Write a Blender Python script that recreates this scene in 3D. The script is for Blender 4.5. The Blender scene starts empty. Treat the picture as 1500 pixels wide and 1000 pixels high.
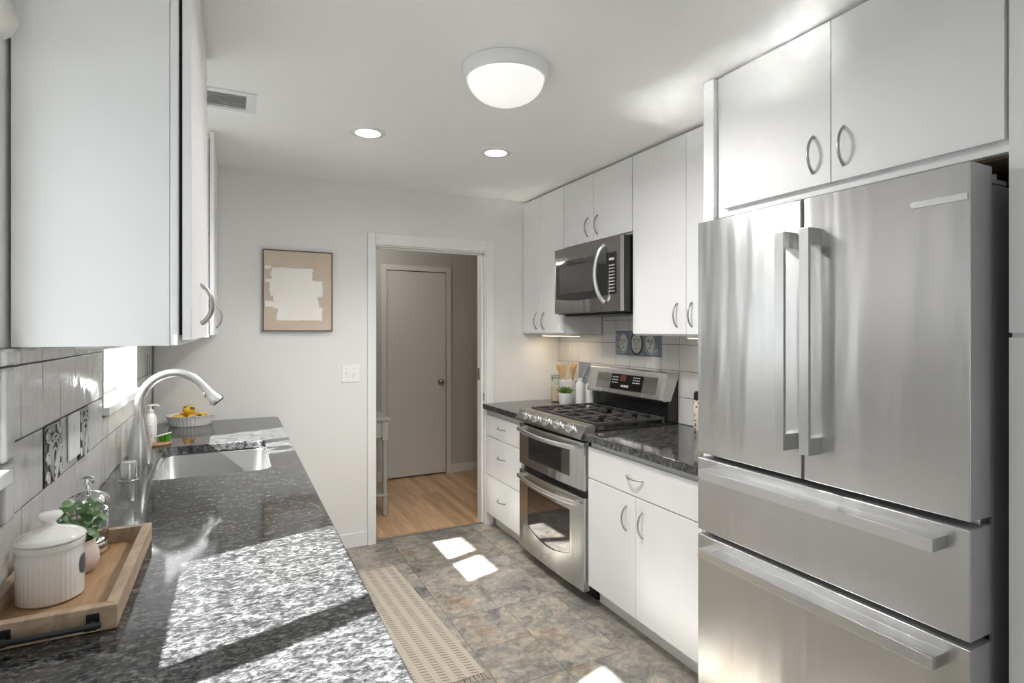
import bpy, bmesh, math, random
from mathutils import Vector, Matrix
random.seed(7)
S = bpy.context.scene
COL = S.collection
PI = math.pi

# ---------------------------------------------------------------- camera
F_PX, TH, HY, CAM_H = 816.95, 0.4622, 483.82, 1.4605
cam_d = bpy.data.cameras.new('camera')
cam = bpy.data.objects.new('camera', cam_d)
COL.objects.link(cam)
cam_d.sensor_fit = 'HORIZONTAL'
cam_d.sensor_width = 36.0
cam_d.lens = 36.0 * F_PX / 1500.0
cam_d.shift_y = -(500.0 - HY) / 1500.0
cam_d.clip_start = 0.02
cam.location = (0, 0, CAM_H)
cam.rotation_euler = (PI / 2, 0, -TH)
S.camera = cam

# ---------------------------------------------------------------- world, sun, exposure
W = bpy.data.worlds.new('world')
S.world = W
W.use_nodes = True
bg = W.node_tree.nodes['Background']
bg.inputs['Color'].default_value = (0.91, 0.96, 1.0, 1)
bg.inputs['Strength'].default_value = 1.3

sun_d = bpy.data.lights.new('sun', 'SUN')
sun_d.energy = 34.0
sun_d.angle = math.radians(0.8)
sun_d.color = (1.0, 0.99, 0.975)
sun = bpy.data.objects.new('sun', sun_d)
COL.objects.link(sun)
SUN_DIR = Vector((1.0, 0.31, -0.934)).normalized()
sun.rotation_euler = SUN_DIR.to_track_quat('-Z', 'Y').to_euler()
sun.location = (-4, -1, 5)

S.view_settings.view_transform = 'Standard'
S.view_settings.look = 'None'
S.view_settings.gamma = 1.0
S.view_settings.use_curve_mapping = False
S.view_settings.exposure = 0.48
cy = S.cycles
cy.max_bounces = 14
cy.diffuse_bounces = 7
cy.glossy_bounces = 6
cy.transmission_bounces = 10
cy.transparent_max_bounces = 12
cy.caustics_reflective = True
cy.blur_glossy = 0.0
cy.sample_clamp_indirect = 0.0
cy.use_guiding = False
cy.use_denoising = True

def portal(name, loc, rot, sx, sy):
    d = bpy.data.lights.new(name, 'AREA')
    d.shape = 'RECTANGLE'
    d.size, d.size_y = sx, sy
    d.cycles.is_portal = True
    o = bpy.data.objects.new(name, d)
    COL.objects.link(o)
    o.location = loc
    o.rotation_euler = rot
# sky portals in the three openings of the room: they give no light, they only steer sky sampling
portal('sky_portal', (-0.575, 0.90, 1.585), (0, -PI / 2, 0), 0.87, 1.08)
portal('sky_portal', (-0.575, 2.8125, 1.585), (0, -PI / 2, 0), 0.87, 0.775)
portal('sky_portal', (1.05, -3.34, 1.1), (PI / 2, 0, 0), 1.4, 2.2)

# ---------------------------------------------------------------- materials
def new_mat(name):
    m = bpy.data.materials.new(name)
    m.use_nodes = True
    nt = m.node_tree
    return m, nt, nt.nodes['Principled BSDF']

def simple(name, col, rough=0.5, metal=0.0, coat=0.0, spec=None, emis=None, es=0.0):
    m, nt, b = new_mat(name)
    b.inputs['Base Color'].default_value = (*col, 1)
    b.inputs['Roughness'].default_value = rough
    b.inputs['Metallic'].default_value = metal
    b.inputs['Coat Weight'].default_value = coat
    b.inputs['Coat Roughness'].default_value = 0.05
    if spec is not None:
        b.inputs['Specular IOR Level'].default_value = spec
    if emis:
        b.inputs['Emission Color'].default_value = (*emis, 1)
        b.inputs['Emission Strength'].default_value = es
    return m

def N(nt, typ, **kw):
    n = nt.nodes.new(typ)
    for k, v in kw.items():
        setattr(n, k, v)
    return n

def coords(nt, scale=(1, 1, 1), rot=(0, 0, 0), kind='Object'):
    tc = N(nt, 'ShaderNodeTexCoord')
    mp = N(nt, 'ShaderNodeMapping')
    mp.inputs['Scale'].default_value = scale
    mp.inputs['Rotation'].default_value = rot
    nt.links.new(tc.outputs[kind], mp.inputs['Vector'])
    return mp.outputs['Vector']

def noise(nt, vec, scale, detail=4, rough=0.5, dist=0.0):
    n = N(nt, 'ShaderNodeTexNoise')
    n.inputs['Scale'].default_value = scale
    n.inputs['Detail'].default_value = detail
    n.inputs['Roughness'].default_value = rough
    n.inputs['Distortion'].default_value = dist
    nt.links.new(vec, n.inputs['Vector'])
    return n

def ramp(nt, fac, stops, interp='LINEAR'):
    r = N(nt, 'ShaderNodeValToRGB')
    r.color_ramp.interpolation = interp
    el = r.color_ramp.elements
    while len(el) < len(stops):
        el.new(0.5)
    for e, (p, c) in zip(el, stops):
        e.position = p
        e.color = (*c, 1) if len(c) == 3 else c
    nt.links.new(fac, r.inputs['Fac'])
    return r

def bump(nt, b, height, strength=0.1, dist=0.01):
    bm_ = N(nt, 'ShaderNodeBump')
    bm_.inputs['Strength'].default_value = strength
    bm_.inputs['Distance'].default_value = dist
    nt.links.new(height, bm_.inputs['Height'])
    nt.links.new(bm_.outputs['Normal'], b.inputs['Normal'])

def mixc(nt, fac, a, b_, mode='MIX'):
    m = N(nt, 'ShaderNodeMix', data_type='RGBA', blend_type=mode)
    if isinstance(fac, float):
        m.inputs[0].default_value = fac
    else:
        nt.links.new(fac, m.inputs[0])
    for sock, v in ((m.inputs[6], a), (m.inputs[7], b_)):
        if isinstance(v, tuple):
            sock.default_value = (*v, 1)
        else:
            nt.links.new(v, sock)
    return m.outputs[2]

def paint(name, col, rough, bscale=220, bs=0.03):
    m, nt, b = new_mat(name)
    b.inputs['Base Color'].default_value = (*col, 1)
    b.inputs['Roughness'].default_value = rough
    v = coords(nt)
    n = noise(nt, v, bscale, 2)
    bump(nt, b, n.outputs['Fac'], bs, 0.002)
    return m

M = {}
M['wall'] = paint('wall_paint', (0.77, 0.765, 0.745), 0.6)
M['ceiling'] = paint('ceiling_paint', (0.86, 0.86, 0.85), 0.55)
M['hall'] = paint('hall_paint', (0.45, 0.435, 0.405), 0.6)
M['hall_door'] = paint('hall_door_paint', (0.60, 0.585, 0.55), 0.5)
M['trim'] = simple('white_trim_paint', (0.80, 0.80, 0.79), 0.35)
M['cab'] = simple('white_lacquer', (0.82, 0.82, 0.82), 0.42, spec=0.35)
M['cab_in'] = simple('cabinet_box', (0.74, 0.74, 0.73), 0.4)
M['gap'] = simple('dark_gap', (0.012, 0.012, 0.012), 0.8)
M['ply'] = simple('brown_plywood', (0.13, 0.09, 0.05), 0.7)

def steel(name, col=(0.60, 0.60, 0.595), rough=0.26, horizontal=True, an=0.75, bs=0.075):
    m, nt, b = new_mat(name)
    b.inputs['Base Color'].default_value = (*col, 1)
    b.inputs['Metallic'].default_value = 1.0
    b.inputs['Anisotropic'].default_value = an
    tg = N(nt, 'ShaderNodeTangent', direction_type='RADIAL', axis='Z')
    nt.links.new(tg.outputs['Tangent'], b.inputs['Tangent'])
    b.inputs['Anisotropic Rotation'].default_value = 0.25 if horizontal else 0.0
    v = coords(nt, (3, 3, 420) if horizontal else (420, 420, 3))
    n = noise(nt, v, 1.0, 3)
    mr = N(nt, 'ShaderNodeMapRange')
    mr.inputs['To Min'].default_value = rough - 0.012
    mr.inputs['To Max'].default_value = rough + 0.012
    nt.links.new(n.outputs['Fac'], mr.inputs['Value'])
    nt.links.new(mr.outputs['Result'], b.inputs['Roughness'])
    # gentle unevenness of the sheet
    v2 = coords(nt, (1.0, 5.0, 0.55))
    n2 = noise(nt, v2, 1.6, 2)
    bump(nt, b, n2.outputs['Fac'], bs, 0.1)
    return m

M['steel'] = steel('brushed_steel')
M['steel_dark'] = steel('brushed_steel_dark', (0.36, 0.355, 0.345), 0.28)
M['steel_side'] = simple('grey_painted_steel', (0.40, 0.40, 0.41), 0.45, 0.15)
M['nickel'] = simple('satin_nickel', (0.42, 0.41, 0.40), 0.33, 1.0)
M['nickel_bright'] = simple('brushed_nickel', (0.66, 0.655, 0.645), 0.30, 1.0)
M['chrome'] = simple('chrome', (0.85, 0.85, 0.85), 0.04, 1.0)
M['handle_steel'] = simple('handle_steel', (0.72, 0.72, 0.72), 0.3, 1.0)
M['sink'] = simple('sink_steel', (0.62, 0.62, 0.62), 0.33, 1.0)
M['black'] = simple('black_enamel', (0.012, 0.012, 0.012), 0.15)
M['iron'] = simple('cast_iron', (0.055, 0.055, 0.056), 0.5)
M['black_metal'] = simple('black_metal', (0.02, 0.02, 0.022), 0.35, 0.3)
M['dark_glass'] = simple('dark_oven_glass', (0.02, 0.02, 0.022), 0.03, 0.0, 1.0, 1.0)
M['display'] = simple('display_black', (0.008, 0.008, 0.008), 0.1)
M['key'] = simple('key_print', (0.55, 0.55, 0.55), 0.5)
M['led'] = simple('display_red', (0.12, 0.03, 0.02), 0.3)
M['ceramic'] = simple('white_ceramic', (0.80, 0.79, 0.76), 0.12, coat=0.4)
M['white_plastic'] = simple('white_plastic', (0.82, 0.82, 0.80), 0.35)
M['matte_white'] = simple('matte_white_pottery', (0.78, 0.78, 0.78), 0.5)
M['pink'] = simple('pink_pottery', (0.72, 0.60, 0.55), 0.45)
M['soil'] = simple('potting_soil', (0.03, 0.02, 0.015), 0.95)
M['lemon'] = paint('lemon_skin', (0.85, 0.50, 0.03), 0.4, 160, 0.25)
M['leaf_dark'] = simple('lemon_leaf', (0.03, 0.09, 0.03), 0.4)
M['plate_white'] = simple('wall_plate_white', (0.84, 0.84, 0.83), 0.3)
M['chalk'] = paint('slate_label', (0.10, 0.10, 0.11), 0.7, 60, 0.1)
M['vent_in'] = simple('vent_grey', (0.32, 0.32, 0.32), 0.6)
M['canvas_white'] = paint('white_paint_strokes', (0.82, 0.80, 0.76), 0.5, 60, 0.25)
M['frame_wood'] = simple('dark_wood_frame', (0.10, 0.065, 0.04), 0.45)
M['hair'] = simple('dark_glaze', (0.05, 0.045, 0.05), 0.15)
M['glaze_blue'] = paint('blue_grey_glaze', (0.22, 0.24, 0.32), 0.12, 30, 0.1)
M['glaze_white'] = simple('white_glaze', (0.62, 0.62, 0.60), 0.12)
M['glaze_green'] = simple('sage_glaze', (0.38, 0.45, 0.42), 0.12)
M['glaze_face'] = simple('stone_glaze', (0.55, 0.53, 0.50), 0.15)
M['pasta'] = paint('pale_dry_food', (0.62, 0.46, 0.34), 0.7, 120, 0.4)
M['coffee'] = simple('black_coffee', (0.03, 0.018, 0.01), 0.2)
M['green_bristle'] = paint('green_bristle', (0.10, 0.42, 0.03), 0.7, 200, 0.6)

def mat_canvas():
    m, nt, b = new_mat('beige_canvas')
    v = coords(nt)
    n = noise(nt, v, 9, 4)
    r = ramp(nt, n.outputs['Fac'], [(0.3, (0.56, 0.46, 0.36)), (0.75, (0.64, 0.54, 0.44))])
    nt.links.new(r.outputs['Color'], b.inputs['Base Color'])
    b.inputs['Roughness'].default_value = 0.8
    n2 = noise(nt, v, 500, 2)
    bump(nt, b, n2.outputs['Fac'], 0.2, 0.001)
    return m
M['canvas'] = mat_canvas()

def mat_granite():
    m, nt, b = new_mat('polished_granite')
    v = coords(nt, (1.0, 1.7, 1.0), (0, 0, 0.5))
    n1 = noise(nt, v, 60, 8, 0.66, 0.5)
    n2 = noise(nt, v, 120, 4, 0.7, 0.4)
    vo = N(nt, 'ShaderNodeTexVoronoi', feature='SMOOTH_F1')
    vo.inputs['Scale'].default_value = 62
    nt.links.new(v, vo.inputs['Vector'])
    r1 = ramp(nt, n1.outputs['Fac'], [(0.36, (0.016, 0.016, 0.017)), (0.47, (0.045, 0.045, 0.046)),
                                      (0.55, (0.085, 0.085, 0.086)), (0.68, (0.17, 0.169, 0.168))])
    r2 = ramp(nt, n2.outputs['Fac'], [(0.38, (0.45, 0.45, 0.46)), (0.50, (0.95, 0.95, 0.95)), (0.66, (1.45, 1.45, 1.42))])
    c = mixc(nt, 0.8, r1.outputs['Color'], r2.outputs['Color'], 'MULTIPLY')
    r3 = ramp(nt, vo.outputs['Distance'], [(0.05, (0.30, 0.30, 0.32)), (0.32, (1.0, 1.0, 1.0))])
    c = mixc(nt, 0.6, c, r3.outputs['Color'], 'MULTIPLY')
    n0 = noise(nt, v, 13, 4, 0.6, 1.2)
    r0 = ramp(nt, n0.outputs['Fac'], [(0.35, (0.62, 0.62, 0.63)), (0.50, (1, 1, 1)), (0.65, (1.55, 1.55, 1.53))])
    c = mixc(nt, 0.9, c, r0.outputs['Color'], 'MULTIPLY')
    n4 = noise(nt, v, 210, 3, 0.6, 0.2)
    r4 = ramp(nt, n4.outputs['Fac'], [(0.36, (0.25, 0.25, 0.26)), (0.46, (1, 1, 1))])
    c = mixc(nt, 0.7, c, r4.outputs['Color'], 'MULTIPLY')
    nt.links.new(c, b.inputs['Base Color'])
    b.inputs['Roughness'].default_value = 0.075
    b.inputs['Specular IOR Level'].default_value = 0.7
    return m
M['granite'] = mat_granite()

def mat_slate():
    m, nt, b = new_mat('slate_floor_tile')
    at = N(nt, 'ShaderNodeAttribute', attribute_name='tint')
    tc = N(nt, 'ShaderNodeTexCoord')
    add = N(nt, 'ShaderNodeVectorMath', operation='ADD')
    sc = N(nt, 'ShaderNodeVectorMath', operation='SCALE')
    sc.inputs['Scale'].default_value = 9.0
    nt.links.new(at.outputs['Color'], sc.inputs[0])
    nt.links.new(tc.outputs['Object'], add.inputs[0])
    nt.links.new(sc.outputs['Vector'], add.inputs[1])
    v = add.outputs['Vector']
    n1 = noise(nt, v, 3.4, 10, 0.66, 0.8)
    n2 = noise(nt, v, 11.0, 9, 0.68, 1.1)
    n3 = noise(nt, v, 46, 5, 0.7, 0.6)
    r1 = ramp(nt, n1.outputs['Fac'], [(0.30, (0.17, 0.165, 0.155)), (0.45, (0.29, 0.275, 0.25)),
                                      (0.56, (0.38, 0.35, 0.30)), (0.66, (0.32, 0.235, 0.17))])
    r2 = ramp(nt, n2.outputs['Fac'], [(0.34, (0.50, 0.50, 0.51)), (0.5, (1, 1, 1)), (0.66, (1.52, 1.44, 1.32))])
    c = mixc(nt, 0.85, r1.outputs['Color'], r2.outputs['Color'], 'MULTIPLY')
    r3 = ramp(nt, n3.outputs['Fac'], [(0.35, (0.72, 0.72, 0.72)), (0.65, (1.22, 1.22, 1.22))])
    c = mixc(nt, 0.7, c, r3.outputs['Color'], 'MULTIPLY')
    sep = N(nt, 'ShaderNodeSeparateColor')
    nt.links.new(at.outputs['Color'], sep.inputs['Color'])
    mr = N(nt, 'ShaderNodeMapRange')
    mr.inputs['To Min'].default_value = 0.86
    mr.inputs['To Max'].default_value = 1.14
    nt.links.new(sep.outputs[0], mr.inputs['Value'])
    comb = N(nt, 'ShaderNodeCombineColor')
    for i in range(3):
        nt.links.new(mr.outputs['Result'], comb.inputs[i])
    c = mixc(nt, 1.0, c, comb.outputs['Color'], 'MULTIPLY')
    nt.links.new(c, b.inputs['Base Color'])
    b.inputs['Roughness'].default_value = 0.30
    bump(nt, b, n2.outputs['Fac'], 0.25, 0.01)
    return m
M['slate'] = mat_slate()
M['grout_dark'] = simple('dark_grout', (0.10, 0.095, 0.09), 0.9)
M['grout'] = simple('grey_grout', (0.13, 0.127, 0.122), 0.9)

def mat_tile(name, col, bs):
    m, nt, b = new_mat(name)
    v = coords(nt, (60, 60, 4))
    n = noise(nt, v, 1.0, 4)
    r = ramp(nt, n.outputs['Fac'], [(0.3, tuple(c * 0.90 for c in col)), (0.7, col)])
    nt.links.new(r.outputs['Color'], b.inputs['Base Color'])
    b.inputs['Roughness'].default_value = 0.10
    v2 = coords(nt, (1, 1, 1))
    n2 = noise(nt, v2, 14, 2)
    bump(nt, b, n2.outputs['Fac'], bs, 0.02)
    return m
M['tile'] = mat_tile('glazed_grey_tile', (0.60, 0.595, 0.58), 0.12)
M['tile_r'] = mat_tile('glazed_white_tile', (0.62, 0.615, 0.60), 0.05)

def mat_wood(name, c0, c1, scale=(1, 14, 14), rough=0.5, detail=6, plank=None):
    m, nt, b = new_mat(name)
    v = coords(nt, scale)
    n = noise(nt, v, 3.0, detail, 0.6, 0.8)
    r = ramp(nt, n.outputs['Fac'], [(0.30, c0), (0.70, c1)])
    c = r.outputs['Color']
    if plank:
        tc = coords(nt, (1, 1, 1), (0, 0, PI / 2))
        br = N(nt, 'ShaderNodeTexBrick')
        br.inputs['Scale'].default_value = 1.0
        br.inputs['Brick Width'].default_value = plank[0]
        br.inputs['Row Height'].default_value = plank[1]
        br.inputs['Mortar Size'].default_value = 0.0006
        br.inputs['Color1'].default_value = (0.72, 0.70, 0.66, 1)
        br.inputs['Color2'].default_value = (1.25, 1.25, 1.25, 1)
        br.inputs['Mortar'].default_value = (0.45, 0.4, 0.35, 1)
        br.offset = 0.37
        nt.links.new(tc, br.inputs['Vector'])
        c = mixc(nt, 0.9, c, br.outputs['Color'], 'MULTIPLY')
    nt.links.new(c, b.inputs['Base Color'])
    b.inputs['Roughness'].default_value = rough
    return m
M['oak_floor'] = mat_wood('oak_strip_floor', (0.47, 0.29, 0.155), (0.66, 0.44, 0.265), (12, 1.0, 1), 0.32, 6, (0.9, 0.057))
M['tray_wood'] = mat_wood('weathered_wood', (0.30, 0.21, 0.14), (0.50, 0.38, 0.27), (10, 2, 14), 0.6)
M['tray_floor'] = mat_wood('brown_wood_board', (0.30, 0.17, 0.085), (0.44, 0.28, 0.15), (14, 2, 14), 0.55)
M['spoon_wood'] = mat_wood('pale_spoon_wood', (0.55, 0.36, 0.17), (0.70, 0.50, 0.27), (20, 20, 3), 0.55)
M['coaster_wood'] = mat_wood('coaster_wood', (0.36, 0.19, 0.10), (0.52, 0.32, 0.18), (10, 3, 8), 0.5)
M['table_paint'] = simple('grey_table_paint', (0.40, 0.385, 0.35), 0.5)

def mat_leaf(name, c0, c1):
    m, nt, b = new_mat(name)
    v = coords(nt)
    n = noise(nt, v, 40, 3)
    r = ramp(nt, n.outputs['Fac'], [(0.35, c0), (0.65, c1)])
    nt.links.new(r.outputs['Color'], b.inputs['Base Color'])
    b.inputs['Roughness'].default_value = 0.45
    return m
M['leaf'] = mat_leaf('eucalyptus_leaf', (0.05, 0.13, 0.045), (0.14, 0.25, 0.09))
M['succulent'] = mat_leaf('succulent_leaf', (0.05, 0.14, 0.02), (0.13, 0.25, 0.05))
M['stem'] = simple('plant_stem', (0.12, 0.12, 0.06), 0.6)

def mat_glass(name='clear_glass', tr=0.86, tint=(0.97, 0.985, 0.98)):
    m = bpy.data.materials.new(name)
    m.use_nodes = True
    nt = m.node_tree
    nt.nodes.clear()
    o = N(nt, 'ShaderNodeOutputMaterial')
    mx = N(nt, 'ShaderNodeMixShader')
    t = N(nt, 'ShaderNodeBsdfTransparent')
    t.inputs['Color'].default_value = (*tint, 1)
    g = N(nt, 'ShaderNodeBsdfGlossy')
    g.inputs['Roughness'].default_value = 0.02
    lw = N(nt, 'ShaderNodeLayerWeight')
    lw.inputs['Blend'].default_value = 1 - tr
    geo = N(nt, 'ShaderNodeNewGeometry')
    inv = N(nt, 'ShaderNodeMath', operation='SUBTRACT')
    inv.inputs[0].default_value = 1.0
    nt.links.new(geo.outputs['Backfacing'], inv.inputs[1])
    mul = N(nt, 'ShaderNodeMath', operation='MULTIPLY')
    nt.links.new(lw.outputs['Fresnel'], mul.inputs[0])
    nt.links.new(inv.outputs[0], mul.inputs[1])
    nt.links.new(mul.outputs[0], mx.inputs['Fac'])
    nt.links.new(t.outputs[0], mx.inputs[1])
    nt.links.new(g.outputs[0], mx.inputs[2])
    nt.links.new(mx.outputs[0], o.inputs['Surface'])
    return m
M['pane'] = mat_glass('window_pane', 0.95)
M['glass'] = mat_glass('jar_glass', 0.80)

def mat_rug():
    m, nt, b = new_mat('woven_rug')
    tc = N(nt, 'ShaderNodeTexCoord')
    sep = N(nt, 'ShaderNodeSeparateXYZ')
    nt.links.new(tc.outputs['Object'], sep.inputs[0])
    def math_(op, a, c=None):
        n = N(nt, 'ShaderNodeMath', operation=op)
        for i, vv in enumerate((a, c)):
            if vv is None:
                continue
            if isinstance(vv, (int, float)):
                n.inputs[i].default_value = vv
            else:
                nt.links.new(vv, n.inputs[i])
        return n.outputs[0]
    px = math_('FRACT', math_('MULTIPLY', sep.outputs[0], 1 / 0.062))
    py = math_('FRACT', math_('MULTIPLY', math_('ADD', sep.outputs[1], math_('MULTIPLY', sep.outputs[0], 0.25)), 1 / 0.021))
    a = math_('LESS_THAN', math_('ABSOLUTE', math_('SUBTRACT', px, 0.5)), 0.27)
    c = math_('LESS_THAN', math_('ABSOLUTE', math_('SUBTRACT', py, 0.5)), 0.21)
    f = math_('MULTIPLY', a, c)
    n = noise(nt, tc.outputs['Object'], 300, 3)
    col = mixc(nt, f, (0.53, 0.47, 0.39), (0.29, 0.25, 0.205))
    r = ramp(nt, n.outputs['Fac'], [(0.3, (0.85, 0.85, 0.85)), (0.7, (1.1, 1.1, 1.1))])
    col = mixc(nt, 1.0, col, r.outputs['Color'], 'MULTIPLY')
    nt.links.new(col, b.inputs['Base Color'])
    b.inputs['Roughness'].default_value = 0.95
    bump(nt, b, n.outputs['Fac'], 0.4, 0.003)
    return m
M['rug'] = mat_rug()
M['fringe'] = simple('rug_fringe', (0.56, 0.49, 0.40), 0.95)

# ---------------------------------------------------------------- mesh helpers
class MB:
    def __init__(s):
        s.bm = bmesh.new()
    def box(s, x0, x1, y0, y1, z0, z1, bev=0.0, seg=2):
        s.hard = getattr(s, 'hard', True) and True
        r = bmesh.ops.create_cube(s.bm, size=1.0)
        vs = r['verts']
        bmesh.ops.scale(s.bm, verts=vs, vec=(x1 - x0, y1 - y0, z1 - z0))
        bmesh.ops.translate(s.bm, verts=vs, vec=((x0 + x1) / 2, (y0 + y1) / 2, (z0 + z1) / 2))
        if bev > 0:
            es = list({e for v in vs for e in v.link_edges})
            bmesh.ops.bevel(s.bm, geom=es, offset=bev, segments=seg, affect='EDGES', profile=0.5)
        return s
    def lathe(s, prof, c=(0, 0, 0), seg=32, sx=1.0, sy=1.0, flute=None, mat=None, caps=True):
        rows = []
        for (r, z) in prof:
            row = []
            for i in range(seg):
                a = 2 * PI * i / seg
                rr = r
                if flute and r > flute[3]:
                    k = flute[2](z) if callable(flute[2]) else 1.0
                    rr = r * (1 + flute[1] * k * abs(math.sin(a * flute[0] / 2)))
                row.append(Vector((rr * math.cos(a) * sx, rr * math.sin(a) * sy, z)))
            rows.append(row)
        vr = []
        for row in rows:
            vr.append([s.bm.verts.new((mat @ p if mat else p) + Vector(c)) for p in row])
        for a, b in zip(vr[:-1], vr[1:]):
            for i in range(seg):
                j = (i + 1) % seg
                s.bm.faces.new((a[i], a[j], b[j], b[i]))
        if caps:
            if prof[0][0] > 1e-6:
                s.bm.faces.new(list(reversed(vr[0])))
            if prof[-1][0] > 1e-6:
                s.bm.faces.new(vr[-1])
        return s
    def tube(s, pts, r, seg=12, closed=False, flat=None, up=None):
        pts = [Vector(p) for p in pts]
        n = len(pts)
        rs = r if isinstance(r, (list, tuple)) else [r] * n
        rings = []
        prev = None
        for i, p in enumerate(pts):
            if closed:
                t = pts[(i + 1) % n] - pts[i - 1]
            else:
                t = pts[min(i + 1, n - 1)] - pts[max(i - 1, 0)]
            t.normalize()
            if prev is None:
                ref = Vector(up) if up else (Vector((0, 0, 1)) if abs(t.z) < 0.9 else Vector((1, 0, 0)))
            else:
                ref = prev
            u = (ref - t * ref.dot(t)).normalized()
            prev = u
            w = t.cross(u)
            fl = flat if flat else 1.0
            rings.append([s.bm.verts.new(p + (u * math.cos(2 * PI * k / seg) + w * fl * math.sin(2 * PI * k / seg)) * rs[i])
                          for k in range(seg)])
        rng = range(n) if closed else range(n - 1)
        for i in rng:
            a, b = rings[i], rings[(i + 1) % n]
            for k in range(seg):
                j = (k + 1) % seg
                s.bm.faces.new((a[k], a[j], b[j], b[k]))
        if not closed:
            s.bm.faces.new(list(reversed(rings[0])))
            s.bm.faces.new(rings[-1])
        return s
    def loft(s, rings, close_ends=True):
        vr = [[s.bm.verts.new(p) for p in r] for r in rings]
        n = len(vr[0])
        for a, b in zip(vr[:-1], vr[1:]):
            for i in range(n):
                j = (i + 1) % n
                s.bm.faces.new((a[i], a[j], b[j], b[i]))
        if close_ends:
            s.bm.faces.new(list(reversed(vr[0])))
            s.bm.faces.new(vr[-1])
        return s
    def prism(s, poly, axis, lo, hi, bev=0.0, seg=2):
        if bev > 0:
            s.hard = True
        """poly in the other two axes (in xyz order), extruded along axis from lo to hi"""
        def P(a, b, c):
            return {'x': (c, a, b), 'y': (a, c, b), 'z': (a, b, c)}[axis]
        v0 = [s.bm.verts.new(P(a, b, lo)) for a, b in poly]
        v1 = [s.bm.verts.new(P(a, b, hi)) for a, b in poly]
        fs = [s.bm.faces.new(v0), s.bm.faces.new(list(reversed(v1)))]
        n = len(poly)
        for i in range(n):
            j = (i + 1) % n
            fs.append(s.bm.faces.new((v0[j], v0[i], v1[i], v1[j])))
        bmesh.ops.recalc_face_normals(s.bm, faces=fs)
        if bev > 0:
            es = list({e for f in fs for e in f.edges})
            bmesh.ops.bevel(s.bm, geom=es, offset=bev, segments=seg, affect='EDGES', profile=0.5)
        return s
    def sphere(s, c, r, sc=(1, 1, 1), rot=None, u=20, v=12):
        m = Matrix.Translation(c) @ (rot.to_4x4() if rot else Matrix()) @ Matrix.Diagonal((sc[0] * r, sc[1] * r, sc[2] * r, 1))
        bmesh.ops.create_uvsphere(s.bm, u_segments=u, v_segments=v, radius=1.0, matrix=m)
        return s

def origin_of(o):
    v = Vector((0, 0, 0))
    while o:
        v += o.location
        o = o.parent
    return v

def obj(name, mb, mat, parent=None, label=None, origin=None, angle=38):
    bm = mb.bm
    bmesh.ops.recalc_face_normals(bm, faces=bm.faces)
    if parent is not None:
        off = origin_of(parent)
        loc = Vector((0, 0, 0))
    else:
        if origin is None:
            xs = [v.co for v in bm.verts]
            mn = Vector([min(c[i] for c in xs) for i in range(3)])
            mx = Vector([max(c[i] for c in xs) for i in range(3)])
            origin = ((mn.x + mx.x) / 2, (mn.y + mx.y) / 2, mn.z)
        off = Vector(origin)
        loc = off
    bmesh.ops.translate(bm, verts=bm.verts, vec=-off)
    me = bpy.data.meshes.new(name)
    bm.to_mesh(me)
    bm.free()
    for p in me.polygons:
        p.use_smooth = True
    me.set_sharp_from_angle(angle=math.radians(angle))
    me.materials.append(mat)
    o = bpy.data.objects.new(name, me)
    o.location = loc
    if getattr(mb, 'hard', False):
        wn = o.modifiers.new('weighted_normal', 'WEIGHTED_NORMAL')
        wn.keep_sharp = True
        wn.weight = 100
    COL.objects.link(o)
    if parent is not None:
        o.parent = parent
    if label:
        o['label'] = label
    return o

def thing(name, label, cat, loc, group=None):
    o = bpy.data.objects.new(name, None)
    o.empty_display_size = 0.05
    COL.objects.link(o)
    o.location = loc
    o['label'] = label
    o['category'] = cat
    if group:
        o['group'] = group
    return o

def tag(o, label, cat, group=None):
    o['label'] = label
    o['category'] = cat
    if group:
        o['group'] = group
    return o

def struct(o):
    o['kind'] = 'structure'
    return o

def arc(c, r, a0, a1, n, f):
    return [f(c[0] + r * math.cos(a0 + (a1 - a0) * i / n), c[1] + r * math.sin(a0 + (a1 - a0) * i / n)) for i in range(n + 1)]

def rrect(x0, x1, y0, y1, r, n=6):
    pts = []
    for cx, cy_, a in ((x1 - r, y1 - r, 0), (x0 + r, y1 - r, PI / 2), (x0 + r, y0 + r, PI), (x1 - r, y0 + r, 1.5 * PI)):
        for i in range(n + 1):
            t = a + PI / 2 * i / n
            pts.append((cx + r * math.cos(t), cy_ + r * math.sin(t)))
    return pts

# ---------------------------------------------------------------- room dimensions
XW = -0.4185      # glazed tile face, window wall
XR = 2.33         # glazed tile face, range wall
YB = 3.846        # back wall face
YT = 3.892        # end of slate / start of oak
YBK = 3.985       # back face of that wall
CE = 2.46
YF = -3.2         # room behind the camera
ZC = 0.915

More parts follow.
